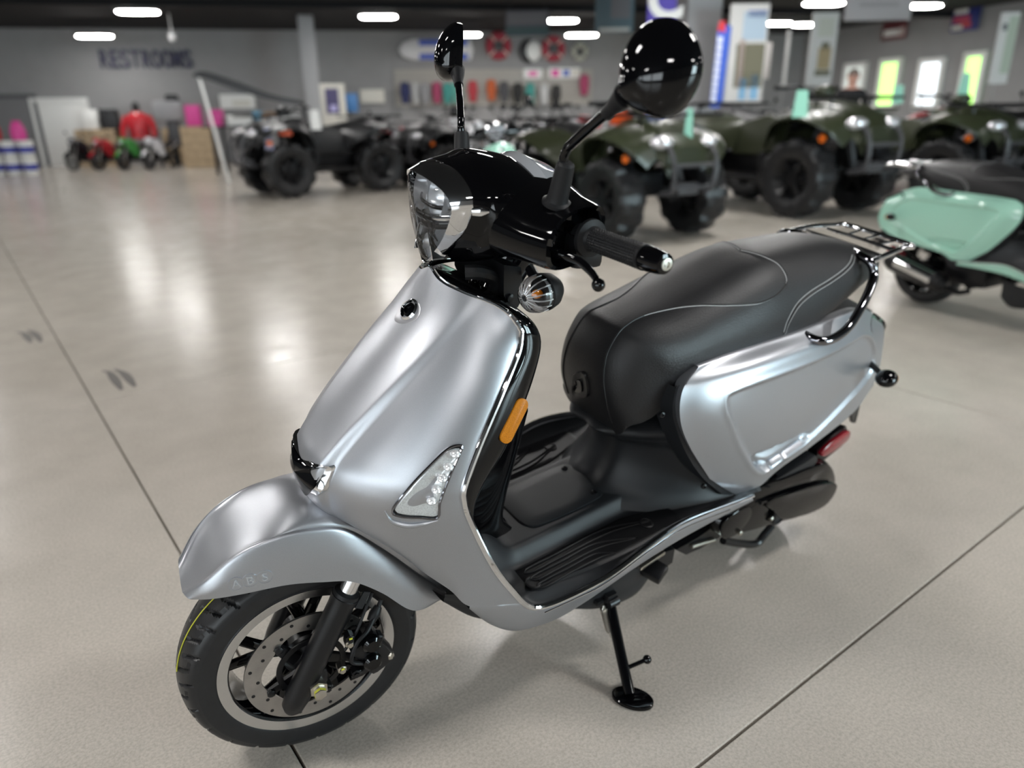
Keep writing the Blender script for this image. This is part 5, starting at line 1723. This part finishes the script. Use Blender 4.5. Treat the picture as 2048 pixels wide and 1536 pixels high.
def make_quad(bodym, name='quad_bike'):
    e = empty(name, (0, 0, 0))
    def ad(nm, mm, m, par=None, sm=35):
        o = obj(nm, mm, m, par or e, sm)
        return o
    for x in (.68, -.68):
        for y in (.48, -.48):
            w = sub('tire', AT, e, (x, y, .36))
            sub('wheel_rim', ARIM, w)
            sub('wheel_spokes', ASPK, w)
    ad('chassis', M().box((0, 0, .46), (1.2, .42, .22), .04), SATIN)
    ad('engine', M().box((-.05, 0, .60), (.5, .40, .24), .05), DARK)
    for x in (.68, -.68):
        for s in (1, -1):
            ad('suspension_arm', M().tube([(x-.10, s*.18, .42), (x, s*.42, .36)], .02, 6).tube([(x+.10, s*.18, .42), (x, s*.42, .36)], .02, 6), SATIN)
            ad('shock_absorber', M().tube([(x-.02, s*.22, .80), (x, s*.36, .42)], .035, 8), GREYP)
    ad('front_fender', body_shell([(1.06, .80, .66, .40), (.98, .93, .80, .56), (.72, 1.00, .90, .64), (.45, .98, .86, .62), (.28, .93, .70, .50), (.20, .86, .60, .40)]), bodym)
    ad('rear_fender', body_shell([(-.22, .86, .60, .38), (-.34, .90, .74, .55), (-.62, .95, .88, .63), (-.90, .95, .84, .62), (-1.06, .90, .72, .56)]), bodym)
    ad('front_cowl', M().grid([crom([(x, -w, z0), (x, -w*.8, z1), (x, 0, z1+.03), (x, w*.8, z1), (x, w, z0)], 13) for x, w, z0, z1 in ((.62, .30, .92, 1.02), (.85, .34, .86, .98), (1.02, .33, .78, .90), (1.12, .28, .66, .78), (1.13, .22, .56, .64))]), bodym)
    for s in (1, -1):
        ad('side_panel', M().prism([V((-.30, s*.26, .55)), V((.30, s*.27, .55)), V((.38, s*.26, .85)), V((.10, s*.22, .93)), V((-.25, s*.24, .84))], (0, s*.04, 0), .02), bodym)
        ad('footwell', M().box((.05, s*.42, .34), (.66, .26, .04), .012).box((.30, s*.44, .46), (.05, .24, .26), .01), SATIN)
        h = ad('headlight', M().ball((1.06, s*.26, .84), (.08, .11, .055), 14, 8, Matrix.Rotation(s*.35, 3, 'Z')), mat('quad_lamp', (.75, .75, .78), .12, .6))
        ad('side_marker', M().lathe([(.035, -.01), (.035, .01)], (.93, s*.53, .72), seg=12), mat('marker_orange', (.6, .12, .01), .3))
    ad('seat', body_shell([(.34, .98, .86, .12), (.18, .96, .84, .17), (-.10, .92, .80, .20), (-.45, .98, .86, .21), (-.72, 1.02, .92, .18)], pw=3.5, th=.06), mat('quad_seat', (.012, .012, .013), .5))
    ad('fuel_cover', M().ball((.36, 0, .94), (.20, .16, .10), 14, 8), DARK)
    hb = ad('handlebar', M().tube([(.32, -.42, 1.16), (.40, -.25, 1.16), (.46, -.10, 1.08), (.46, .10, 1.08), (.40, .25, 1.16), (.32, .42, 1.16)], .014, 8, n=40), SATIN)
    for s in (1, -1):
        ad('grip', M().tube([(.35, s*.34, 1.16), (.31, s*.47, 1.16)], .02, 8), GRIPR, hb)
    ad('gauge_pod', M().ball((.50, 0, 1.12), (.10, .11, .07), 14, 8), DARK, hb)
    def rack(nm, x0, x1, z, w):
        m = M()
        m.tube([(x0, -w, z), (x1, -w, z), (x1, w, z), (x0, w, z)], .014, 8, closed=True)
        for k in range(5):
            y = -w+2*w*(k+.5)/5
            m.tube([(x0, y, z), (x1, y, z)], .010, 6)
        for y in (-w*.7, w*.7):
            m.tube([((x0+x1)/2, y, z), ((x0+x1)/2, y, z-.10)], .012, 6)
        return ad(nm, m, SATIN)
    rack('front_rack', .58, 1.04, 1.06, .42)
    rack('rear_rack', -.52, -1.08, 1.04, .44)
    bp = M()
    for s in (1, -1):
        bp.tube([(1.0, s*.20, .42), (1.18, s*.22, .46), (1.20, s*.24, .70), (1.10, s*.24, .84)], .02, 8, n=14)
    bp.tube([(1.19, -.24, .66), (1.19, .24, .66)], .018, 8).tube([(1.17, -.22, .48), (1.17, .22, .48)], .018, 8)
    ad('bumper', bp, GREYP)
    ad('winch', M().box((1.08, 0, .46), (.14, .24, .10), .03), GREYP)
    ad('tail_lamp', M().box((-1.06, 0, .82), (.04, .30, .06), .012), RED)
    ad('muffler', M().tube([(-.55, -.22, .62), (-1.02, -.24, .66)], [.05, .065], 12), SATIN)
    return e

def place(e, r, d, hr, hd_, sc, label, cat, group=None, swap=None, first=False, tilt=0):
    c = e if first else copy_tree(e, None, swap)
    c.location = W3(r, d, 0)
    c.rotation_euler = (0, 0, heading(hr, hd_))
    c.scale = (sc, sc, sc)
    tag(c, label, cat, group)
    return c
QK = make_quad(DARK)
QG = {DARK: OLIVE}
GRP_Q = 'quad bikes on the showroom floor'
place(QK, -3.05, 12.25, -.79, -.61, 1.12, 'black quad bike with an orange tag, left of the scooter', 'quad bike', GRP_Q, first=True)
quads = [
    (-1.0, 13.75, -.70, -.71, 1.0, None, 'black quad bike partly hidden behind the scooter headset'),
    (1.02, 7.75, .50, -.866, 1.06, 'g', 'olive quad bike nearest the scooter, behind its left mirror'),
    (3.30, 9.35, .52, -.85, 1.20, 'g', 'olive quad bike with large wheels, second from the scooter'),
    (5.55, 10.4, .52, -.85, 1.12, 'g', 'olive quad bike behind the mint scooter seat'),
    (7.6, 10.6, .52, -.85, 1.12, 'g', 'olive quad bike cut off by the right edge'),
    (4.7, 14.1, .52, -.85, 1.0, 'g', 'olive quad bike in the back row under the narrow banner'),
    (-2.2, 15.5, -.7, -.7, 1.0, None, 'dark quad bike in the back row beneath the cream notice'),
]
for r, d, hr, hd_, sc, g, lb in quads:
    place(QK, r, d, hr, hd_, sc, lb, 'quad bike', GRP_Q, {DARK: OLIVE} if g else None)

# hang tags on the quads
def tagcard(u, d, w, h, m, label, lean=0):
    o = obj('hang_tag', M().prism([V((-w*.35, 0, h/2)), V((w*.35, 0, h/2)), V((w*.5, 0, -h/2)), V((-w*.5, 0, -h/2))], (0, .012, 0)), m)
    o.location = W3(u[0], d, u[1])
    o.rotation_euler = (0, lean, heading(1, 0))
    tag(o, label, 'tag', 'price tags on the quads')
MT = mat('mint_card', (.28, .58, .45), .6)
tagcard((3.01, 1.21), 7.9, .16, .26, MT, 'mint tag on the second olive quad from the scooter')
tagcard((4.55, 1.31), 9.0, .13, .20, MT, 'mint tag above the big wheel of the second olive quad')
tagcard((5.6, 1.43), 9.5, .13, .24, MT, 'mint tag in front of the lime window at right')
tagcard((1.61, 1.05), 6.8, .08, .25, MT, 'slim mint tag just right of the left mirror')
tagcard((-3.54, 0.87), 11.2, .12, .30, mat('lilac_tag', (.35, .36, .50), .6), 'lilac tag on the front of the black quad bike')
tagcard((-3.31, 0.97), 11.3, .20, .12, ORANGE, 'orange sticker tag on the front of the black quad bike')
tagcard((-2.92, 1.12), 11.6, .16, .28, WHITE, 'white tag on the handlebar of the black quad bike')
tagcard((1.1, 1.1), 7.4, .24, .12, ORANGE, 'orange tag below the left mirror of the scooter')
tagcard((1.38, 1.13), 7.2, .22, .26, mat('blue_white_card', (.08, .16, .62), .6), 'blue card standing on the nearest olive quad')

# long dark slat panel propped over the black quad
bl_ = empty('plough_blade', W3((-4.78, 1.65)[0], 14.4, 0), (0, 0, heading(1, 0)))
tag(bl_, 'long dark blade slanting up to the left above the black quad bike', 'blade')
P = [(-5.79, 1.92), (-5.56, 1.95), (-4.95, 1.74), (-4.42, 1.55), (-3.87, 1.44)]
c0 = (-4.78, 1.65)[0]
up_ = [V((p[0]-c0, 0, p[1]+hh)) for p, hh in zip(P, (.02, .03, .045, .03, .02))]
dn_ = [V((p[0]-c0, 0, p[1]-hh)) for p, hh in zip(P, (.02, .10, .11, .07, .05))]
o = obj('blade_face', M().grid([crom(up_, 30), [q+V((0, .05, 0)) for q in crom(up_, 30)], [q+V((0, .05, 0)) for q in crom(dn_, 30)], crom(dn_, 30)], closed_u=True), SATIN); o.parent = bl_
o = obj('blade_post', M().tube([(P[-1][0]-c0+.02, .03, P[-1][1]), (P[-1][0]-c0+.15, .03, .6)], .04, 8), SATIN); o.parent = bl_
o = obj('blade_prop', M().tube([(P[0][0]-c0+.08, .06, P[0][1]), (P[0][0]-c0+.36, .06, 0)], .03, 8), WHITE); o.parent = bl_

# ================================================================== motorcycles
MTIRE = mesh('tire', M().lathe([(.24, -.045), (.27, -.06), (.30, -.05), (.31, 0), (.30, .05), (.27, .06), (.24, .045)], (0, 0, 0), seg=40, caps=False), RUBBER)
MRIM = mesh('wheel_rim', M().lathe([(.25, -.045), (.225, -.03), (.225, .03), (.25, .045)], (0, 0, 0), seg=36, caps=False).lathe([(.05, -.07), (.05, .07)], (0, 0, 0), seg=14), SATIN)
def _mspk():
    m = M()
    for k in range(10):
        a = 2*PI*k/10
        m.tube([(.04*math.cos(a), 0, .04*math.sin(a)), (.23*math.cos(a+.1), 0, .23*math.sin(a+.1))], .010, 5)
    return m
MSPK = mesh('wheel_spokes', _mspk(), GREYP)
PAINT = mat('cycle_paint', (.55, .55, .57), .25)
def make_cycle():
    e = empty('motorcycle', (0, 0, 0))
    def ad(nm, mm, m, par=None):
        return obj(nm, mm, m, par or e)
    for x in (.68, -.66):
        w = sub('tire', MTIRE, e, (x, 0, .31))
        sub('wheel_rim', MRIM, w)
        sub('wheel_spokes', MSPK, w)
    ad('fork', M().tube([(.68, .09, .31), (.40, .09, .95)], .025, 8).tube([(.68, -.09, .31), (.40, -.09, .95)], .025, 8), STEEL)
    ad('front_mudguard', M().grid([[V((.68+.35*math.cos(a), y, .31+.35*math.sin(a)-abs(y)*.25)) for y in (-.07, -.035, 0, .035, .07)] for a in [PI*.15+PI*.65*k/12 for k in range(13)]]), PAINT)
    ad('engine', M().box((.02, 0, .46), (.46, .30, .34), .06), SATIN)
    ad('frame', M().tube([(.40, 0, .90), (.30, .13, .60), (0, .15, .30), (-.4, .12, .45), (-.45, .10, .72)], .024, 8, n=24).tube([(.40, 0, .90), (.30, -.13, .60), (0, -.15, .30), (-.4, -.12, .45), (-.45, -.10, .72)], .024, 8, n=24), SATIN)
    ad('swing_arm', M().tube([(-.2, .11, .40), (-.66, .11, .31)], .026, 8).tube([(-.2, -.11, .40), (-.66, -.11, .31)], .026, 8), GREYP)
    ad('fuel_tank', body_shell([(.40, .92, .80, .08), (.30, 1.00, .80, .16), (.10, 1.00, .78, .18), (-.10, .90, .76, .12)], pw=2.2, th=.05), PAINT)
    ad('seat', body_shell([(-.04, .86, .78, .10), (-.25, .80, .74, .15), (-.50, .86, .80, .14), (-.82, .94, .90, .10)], pw=3, th=.05), LEATHER)
    ad('tail_unit', body_shell([(-.35, .78, .70, .12), (-.70, .86, .78, .11), (-.98, .92, .88, .06)], pw=2.2, th=.05), PAINT)
    for s in (1, -1):
        ad('side_fairing', M().prism([V((.48, s*.13, .95)), V((.52, s*.15, .70)), V((.25, s*.19, .42)), V((-.02, s*.18, .48)), V((.10, s*.19, .74))], (0, s*.035, 0), .02), PAINT)
    ad('headlight_fairing', M().ball((.54, 0, .94), (.14, .13, .14), 16, 10), PAINT)
    ad('headlight', M().ball((.63, 0, .92), (.06, .09, .06), 12, 8), mat('quad_lamp', (.75, .75, .78), .12, .6))
    hb = ad('handlebar', M().tube([(.24, -.36, 1.08), (.34, -.2, 1.06), (.38, 0, 1.03), (.34, .2, 1.06), (.24, .36, 1.08)], .014, 8, n=24), SATIN)
    for s in (1, -1):
        ad('mirror', M().tube([(.32, s*.24, 1.07), (.36, s*.32, 1.24)], .008, 6).ball((.36, s*.34, 1.26), (.02, .06, .04), 10, 6), SATIN, hb)
    ad('muffler', M().tube([(.15, -.17, .28), (-.35, -.18, .30), (-.78, -.20, .48)], [.025, .05, .06], 10, n=14), STEEL)
    ad('side_prop', M().tube([(-.05, .14, .30), (-.12, .30, .0)], .012, 6), SATIN)
    ad('tail_lamp', M().box((-.98, 0, .88), (.03, .12, .05), .01), RED)
    return e
CY = make_cycle()
PW, PR, PBK, PB = mat('cycle_white', (.58, .58, .60), .25), mat('cycle_red', (.40, .02, .03), .25), mat('cycle_black', (.01, .01, .012), .2), mat('cycle_blue', (.03, .08, .40), .25)
PGN = mat('cycle_green', (.06, .28, .06), .3)
GRP_M = 'motorcycles parked behind the scooter'
cyc = [
    (-.15, 11.2, -.55, -.83, 1.0, PW, 'white motorcycle directly left of the scooter headset'),
    (.55, 11.6, -.5, -.87, 1.0, PBK, 'black motorcycle right behind the dash of the scooter'),
    (1.25, 12.0, -.5, -.87, 1.0, PW, 'white motorcycle between the two mirror stems'),
    (2.0, 12.2, -.5, -.87, 1.0, PW, 'white motorcycle behind the left mirror stem'),
    (.95, 14.9, -.5, -.87, 1.05, PBK, 'black motorcycle in the second row left of the dash'),
    (1.7, 15.2, -.5, -.87, 1.05, PR, 'red motorcycle in the second row between the mirrors'),
    (2.5, 15.4, -.5, -.87, 1.05, PBK, 'black motorcycle in the second row behind the left mirror'),
    (-.9, 17.4, -.5, -.87, 1.05, PW, 'white motorcycle in the third row under the shirts'),
    (.1, 17.6, -.5, -.87, 1.05, PBK, 'black motorcycle in the third row under the shirts'),
    (1.1, 17.8, -.5, -.87, 1.05, PB, 'blue motorcycle in the third row under the white sign'),
    (2.1, 18.0, -.5, -.87, 1.05, PR, 'red motorcycle in the third row beside the grey column'),
    (-3.2, 17.9, -.6, -.8, 1.0, PR, 'red motorcycle in the back row left of the slat wall'),
    (5.3, 16.9, .4, -.9, 1.1, PBK, 'black motorcycle below the pale window'),
    (6.6, 15.4, .4, -.9, 1.1, PBK, 'black motorcycle below the first lime window'),
    (7.6, 14.4, .4, -.9, 1.1, PR, 'red motorcycle below the plain white window'),
    (9.1, 13.9, .4, -.9, 1.1, PBK, 'black motorcycle below the lime window at right'),
    (3.3, 17.2, .4, -.9, 1.1, PBK, 'black motorcycle at the foot of the tallest banner'),
    (4.0, 19.4, .4, -.9, 1.1, PR, 'red motorcycle at the foot of the narrow banner'),
    (2.85, 13.2, .3, -.95, 1.0, PBK, 'black motorcycle between the blue flag and the olive quads'),
]
for k, (r, d, hr, hd_, sc, pm, lb) in enumerate(cyc):
    place(CY, r, d, hr, hd_, sc, lb, 'motorcycle', GRP_M, {PAINT: pm}, first=False)
# children's motorcycles by the pallets
kid = [(((-10.8, 0.01)[0], 19.3), PBK, 'small black child motorcycle near the white door'), (((-10.18, 0.02)[0], 19.3), PR, 'small red child motorcycle second from the white door'), (((-9.54, 0.02)[0], 19.3), PGN, 'small green child motorcycle third from the white door'), (((-8.89, 0.02)[0], 19.3), PW, 'small white child motorcycle farthest from the white door')]
for (g2, pm, lb) in kid:
    place(CY, g2[0], g2[1], -.2, -.98, .72, lb, 'motorcycle', 'child motorcycles by the pallets', {PAINT: pm})
for o in list(CY.children_recursive)+[CY]:
    bpy.data.objects.remove(o, do_unlink=True)

# ================================================================== mint scooters, same make as the silver one
GRP_S = 'mint scooters'
for r, d, hr, hd_, sc, lb in ((3.14, 3.22, .42, -.91, 1.0, 'mint green scooter at the right edge with black seat and chrome rack'), (.03, 6.6, .22, -.97, 1.0, 'mint green scooter behind the dash of the silver scooter')):
    c = copy_tree(scooter, None, {SILVER: MINT})
    c.location = W3(r, d, 0)
    c.rotation_euler = (-LEAN*.35, 0, heading(hr, hd_))
    tag(c, lb, 'scooter', GRP_S)

# ================================================================== goods along the left wall
def pail_geo():
    return M().lathe([(.13, 0), (.145, .02), (.155, .34), (.165, .35), (.165, .37), (.16, .375), (.15, .36), (.05, .365)], (0, 0, 0), axis=(0, 0, 1), seg=24)
PLD = mesh('pail', pail_geo(), WHITE)
PBD = mesh('pail_band', M().lathe([(.1495, .11), (.1555, .11), (.1585, .24), (.1515, .24)], (0, 0, 0), axis=(0, 0, 1), seg=24, closed_prof=True), mat('royal_blue_band', (.02, .03, .30), .4))
base = (-11.49, 17.55)
row_n = ['first', 'second', 'third']
for lv in range(2):
    for k in range(3):
        e = empty('oil_pail', W3(base[0]-.44+.37*k, base[1]+.02*k, .385*lv))
        tag(e, 'white pail with blue band, %s from the left edge, %s tier' % (row_n[k], ['lower', 'upper'][lv]), 'pail', 'stacked oil pails')
        sub('pail', PLD, e)
        sub('pail_band', PBD, e)
def sack(r, d, z, m, label, s=.2):
    o = obj('gift_bag', M().grid([[V((s*.55*w*math.cos(t), s*.35*w*math.sin(t), s*h)) for t in [2*PI*k/20 for k in range(20)]] for h, w in ((0, .9), (.5, 1.05), (1.1, .85), (1.35, .5), (1.5, .65))], closed_v=True, cap0=True), m)
    o.location = W3(r, d, z)
    tag(o, label, 'bag')
sack(base[0]-.35, base[1], .77, REDP, 'dark red bag on top of the stacked pails', .28)
sack(base[0]+.22, base[1], .77, PINK, 'bright pink bag on top of the stacked pails', .28)

def pallet(r, d, z, w, dp, h, label, rot):
    e = empty('wooden_crate', W3(r, d, z), (0, 0, rot))
    tag(e, label, 'crate')
    for s in (-1, 1):
        for k in range(5):
            o = obj('plank', M().box((0, s*dp/2, (k+.5)*h/5), (w, .02, h/5-.015), .002), WOOD, e)
        for q in (-1, 1):
            o = obj('corner_post', M().box((q*w*.47, s*(dp/2-.04), h/2), (.07, .06, h), .003), WOOD, e)
    for k in range(5):
        o = obj('deck_board', M().box((-w/2+(k+.5)*w/5, 0, h-.01), (w/5-.02, dp, .02), .002), WOOD, e)
    return e
g0 = (-11.1, 20.97)
g1 = (-9.64, 21.78)
pallet((-11.24, 0.42)[0], 20.9, 0, 1.0, .6, .95, 'open wooden crate behind the small red motorcycle', BWA)
pallet((-9.21, 0.37)[0], 21.4, 0, .8, .6, .95, 'open wooden crate behind the green and white child motorcycles', BWA)
pallet((-7.97, 0.43)[0], 19.6, 0, .7, .7, 1.0, 'tall wooden crate left of the black quad bike', BWA)
def carton(h, d, w, hh, m, label, cat='box', dp=.4):
    o = obj('carton', M().box((0, 0, 0), (w, dp, hh), .01).box((0, -dp/2-.004, hh*.1), (w*.5, .008, hh*.4), .002), m)
    o.location = W3(h[0], d, h[1])
    o.rotation_euler = (0, 0, BWA)
    tag(o, label, cat)
carton(((-11.32, 1.04)[0], 1.21), 20.9, .35, .5, WHITE, 'white carton on the crate next to the white door')
carton(((-10.89, 1.15)[0], 1.21), 21.0, .4, .5, DARK, 'black carton on the crate right of the white one')
carton(((-8.01, 1.12)[0], 1.26), 19.6, .34, .5, PINK, 'bright pink carton on the tall crate')
carton((-6.43, 1.19), 16.9, .28, .34, PINK, 'small pink carton behind the black quad bike rack')
carton((-5.93, 1.42), 17, .5, .22, WHITE, 'white carton at the top behind the black quad bike rack')
carton((-5.61, 1.29), 17.3, .22, .3, mat('light_blue_card', (.15, .35, .5), .6), 'light blue carton behind the black quad bike')
carton((-5.28, 1.32), 17, .3, .28, mat('brown_card', (.22, .14, .09), .7), 'brown carton behind the black quad bike')
carton((-4.9, 1.36), 17.3, .30, .18, WHITE, 'flat white carton behind the black quad bike')
sh0, sh1 = (-6.55, 1.15), (-4.73, 1.12)
rk = empty('display_table', W3((sh0[0]+sh1[0])/2, 17.1, 0), (0, 0, heading(1, 0)))
tag(rk, 'dark display table with cartons behind the black quad bike', 'table')
TZ = min((-6.43, 1.19)[1]-.17, (-5.61, 1.29)[1]-.15)-.0
o = obj('table_top', M().box((0, 0, TZ-.02), (sh1[0]-sh0[0]+.3, .8, .04), .01), DARK, rk)
for q in (-1, 1):
    for q2 in (-1, 1):
        o = obj('leg', M().box((q*(sh1[0]-sh0[0])*.48, q2*.32, (TZ-.04)/2), (.06, .06, TZ-.04), .005), SATIN, rk)
for o in list(COL.objects):
    if o.name.startswith('carton') and abs((o.location-rk.location).xy.dot(FW.xy)) < .5:
        hz_ = max(v.co.z for v in o.data.vertices)
        o.location.z = TZ+hz_
# shop dressing: jacket on a stand and a compact engine
def bust(h, d, m, hm, label):
    e = empty('jacket_stand', W3(h[0], d, 0), (0, 0, BWA))
    tag(e, label, 'jacket')
    z = h[1]
    o = obj('jacket', M().grid([[V((a*math.cos(t), b*math.sin(t), z+zz)) for t in [2*PI*k/24 for k in range(24)]] for zz, a, b in ((-.35, .26, .16), (-.1, .27, .17), (.15, .31, .17), (.27, .24, .13), (.34, .09, .08))], closed_v=True, cap0=True, cap1=True), m); o.parent = e
    for s in (-1, 1):
        o = obj('sleeve', M().tube([(s*.27, 0, z+.22), (s*.38, -.05, z-.05), (s*.40, -.15, z-.32)], [.09, .08, .06], 10, n=14), m); o.parent = e
    o = obj('stand_head', M().ball((0, 0, z+.46), (.10, .11, .14), 14, 10), hm); o.parent = e
    o = obj('stand_pole', M().tube([(0, 0, 0), (0, 0, z-.3)], .03, 8), STEEL); o.parent = e
bust((-10.09, 1.05), 20.9, REDP, DARK, 'dark red jacket on a stand left of the grey engine')
eg = empty('display_engine', W3((-8.93, 1.29)[0], 20.3, 0), (0, 0, BWA))
tag(eg, 'grey outboard engine on a black frame under the restrooms lettering', 'engine')
ez = (-9.21, 1.29)[1]
for nm, mm, m in (('engine_cowl', M().box((0, 0, ez+.1), (.75, .5, .5), .12), mat('pale_grey_cowl', (.35, .35, .36), .4)), ('engine_leg', M().box((.05, 0, ez-.45), (.3, .3, .7), .06), GREYP), ('engine_top', M().box((.12, 0, ez+.40), (.3, .3, .2), .05), DARK), ('engine_frame', M().tube([(-.4, 0, 0), (0, 0, ez-.2), (.4, 0, 0)], .04, 8).tube([(0, -.3, 0), (0, 0, ez-.3), (0, .3, 0)], .04, 8), SATIN)):
    o = obj(nm, mm, m); o.parent = eg

# ================================================================== person behind the olive quads
def person(r, d, hr, hd_, label):
    sk = [((0, 0, .93), .15), ((0, 0, 1.12), .135), ((0, 0, 1.30), .165), ((0, 0, 1.43), .10), ((0, 0, 1.50), .055), ((.01, 0, 1.57), .075), ((.015, 0, 1.67), .088), ((.01, 0, 1.745), .06),
          ((0, .19, 1.40), .065), ((.02, .25, 1.14), .048), ((.16, .22, .93), .036), ((0, -.19, 1.40), .065), ((.02, -.25, 1.14), .048), ((.16, -.22, .93), .036),
          ((0, .10, .86), .095), ((.02, .11, .48), .065), ((0, .12, .09), .045), ((.12, .13, .04), .04), ((0, -.10, .86), .095), ((.02, -.11, .48), .065), ((0, -.12, .09), .045), ((.12, -.13, .04), .04)]
    ed = [(0, 1), (1, 2), (2, 3), (3, 4), (4, 5), (5, 6), (6, 7), (3, 8), (8, 9), (9, 10), (3, 11), (11, 12), (12, 13), (0, 14), (14, 15), (15, 16), (16, 17), (0, 18), (18, 19), (19, 20), (20, 21)]
    for s in (1, -1):
        hx = len(sk)
        wr = 10 if s > 0 else 13
        sk.append(((.20, s*.20, .89), .026))
        ed.append((wr, hx))
        for q, (dx, dy, ln) in enumerate(((.05, .028, .075), (.062, .010, .085), (.060, -.008, .08), (.052, -.024, .065), (.012, -.045, .05))):
            a = len(sk)
            sk.append(((.20+dx*.6, s*(.20+dy), .875), .010))
            sk.append(((.20+dx*.6+ln*.5, s*(.20+dy*1.1), .845), .0085))
            ed += [(hx, a), (a, a+1)]
    me = bpy.data.meshes.new('person')
    me.from_pydata([p for p, _ in sk], ed, [])
    o = bpy.data.objects.new('person', me)
    COL.objects.link(o)
    mod = o.modifiers.new('skin', 'SKIN')
    for k, (p, rad) in enumerate(sk):
        me.skin_vertices[0].data[k].radius = (rad, rad)
    me.skin_vertices[0].data[0].use_root = True
    ss = o.modifiers.new('sub', 'SUBSURF')
    ss.levels = 2
    ss.render_levels = 2
    dg = bpy.context.evaluated_depsgraph_get()
    nm = bpy.data.meshes.new_from_object(o.evaluated_get(dg))
    o.modifiers.clear()
    o.data = nm
    SKIN = mat('skin', (.55, .30, .23), .5)
    SHIRT = mat('black_shirt', (.012, .012, .014), .8)
    JEAN = mat('dark_jeans', (.02, .025, .04), .8)
    nm.materials.clear()
    for q in (SHIRT, SKIN, JEAN):
        nm.materials.append(q)
    for f in nm.polygons:
        c = f.center
        f.use_smooth = True
        f.material_index = 1 if c.z > 1.47 or (abs(c.y) > .17 and c.z < 1.12 and c.x > .02 and c.z > .7) else (2 if c.z < .9 else 0)
    o.location = W3(r, d, 0)
    o.rotation_euler = (0, 0, heading(hr, hd_))
    tag(o, label, 'person')
    hr_ = obj('hair', M().ball((-.005, 0, 1.705), (.098, .085, .075), 16, 10), mat('grey_hair', (.18, .14, .12), .7), o)
    for s in (1, -1):
        obj('eye', M().ball((.093, s*.032, 1.665), .011, 8, 6), DARK, o)
        obj('ear', M().ball((.01, s*.085, 1.655), (.02, .012, .03), 8, 6), SKIN, o)
    obj('nose', M().ball((.105, 0, 1.645), (.016, .012, .022), 8, 6), SKIN, o)
    obj('mouth', M().ball((.094, 0, 1.60), (.008, .024, .006), 8, 6), mat('lips', (.35, .12, .11), .5), o)
person((5.55, 1.68)[0], 12.5, -.3, -.95, 'person in a black shirt standing behind the olive quads')
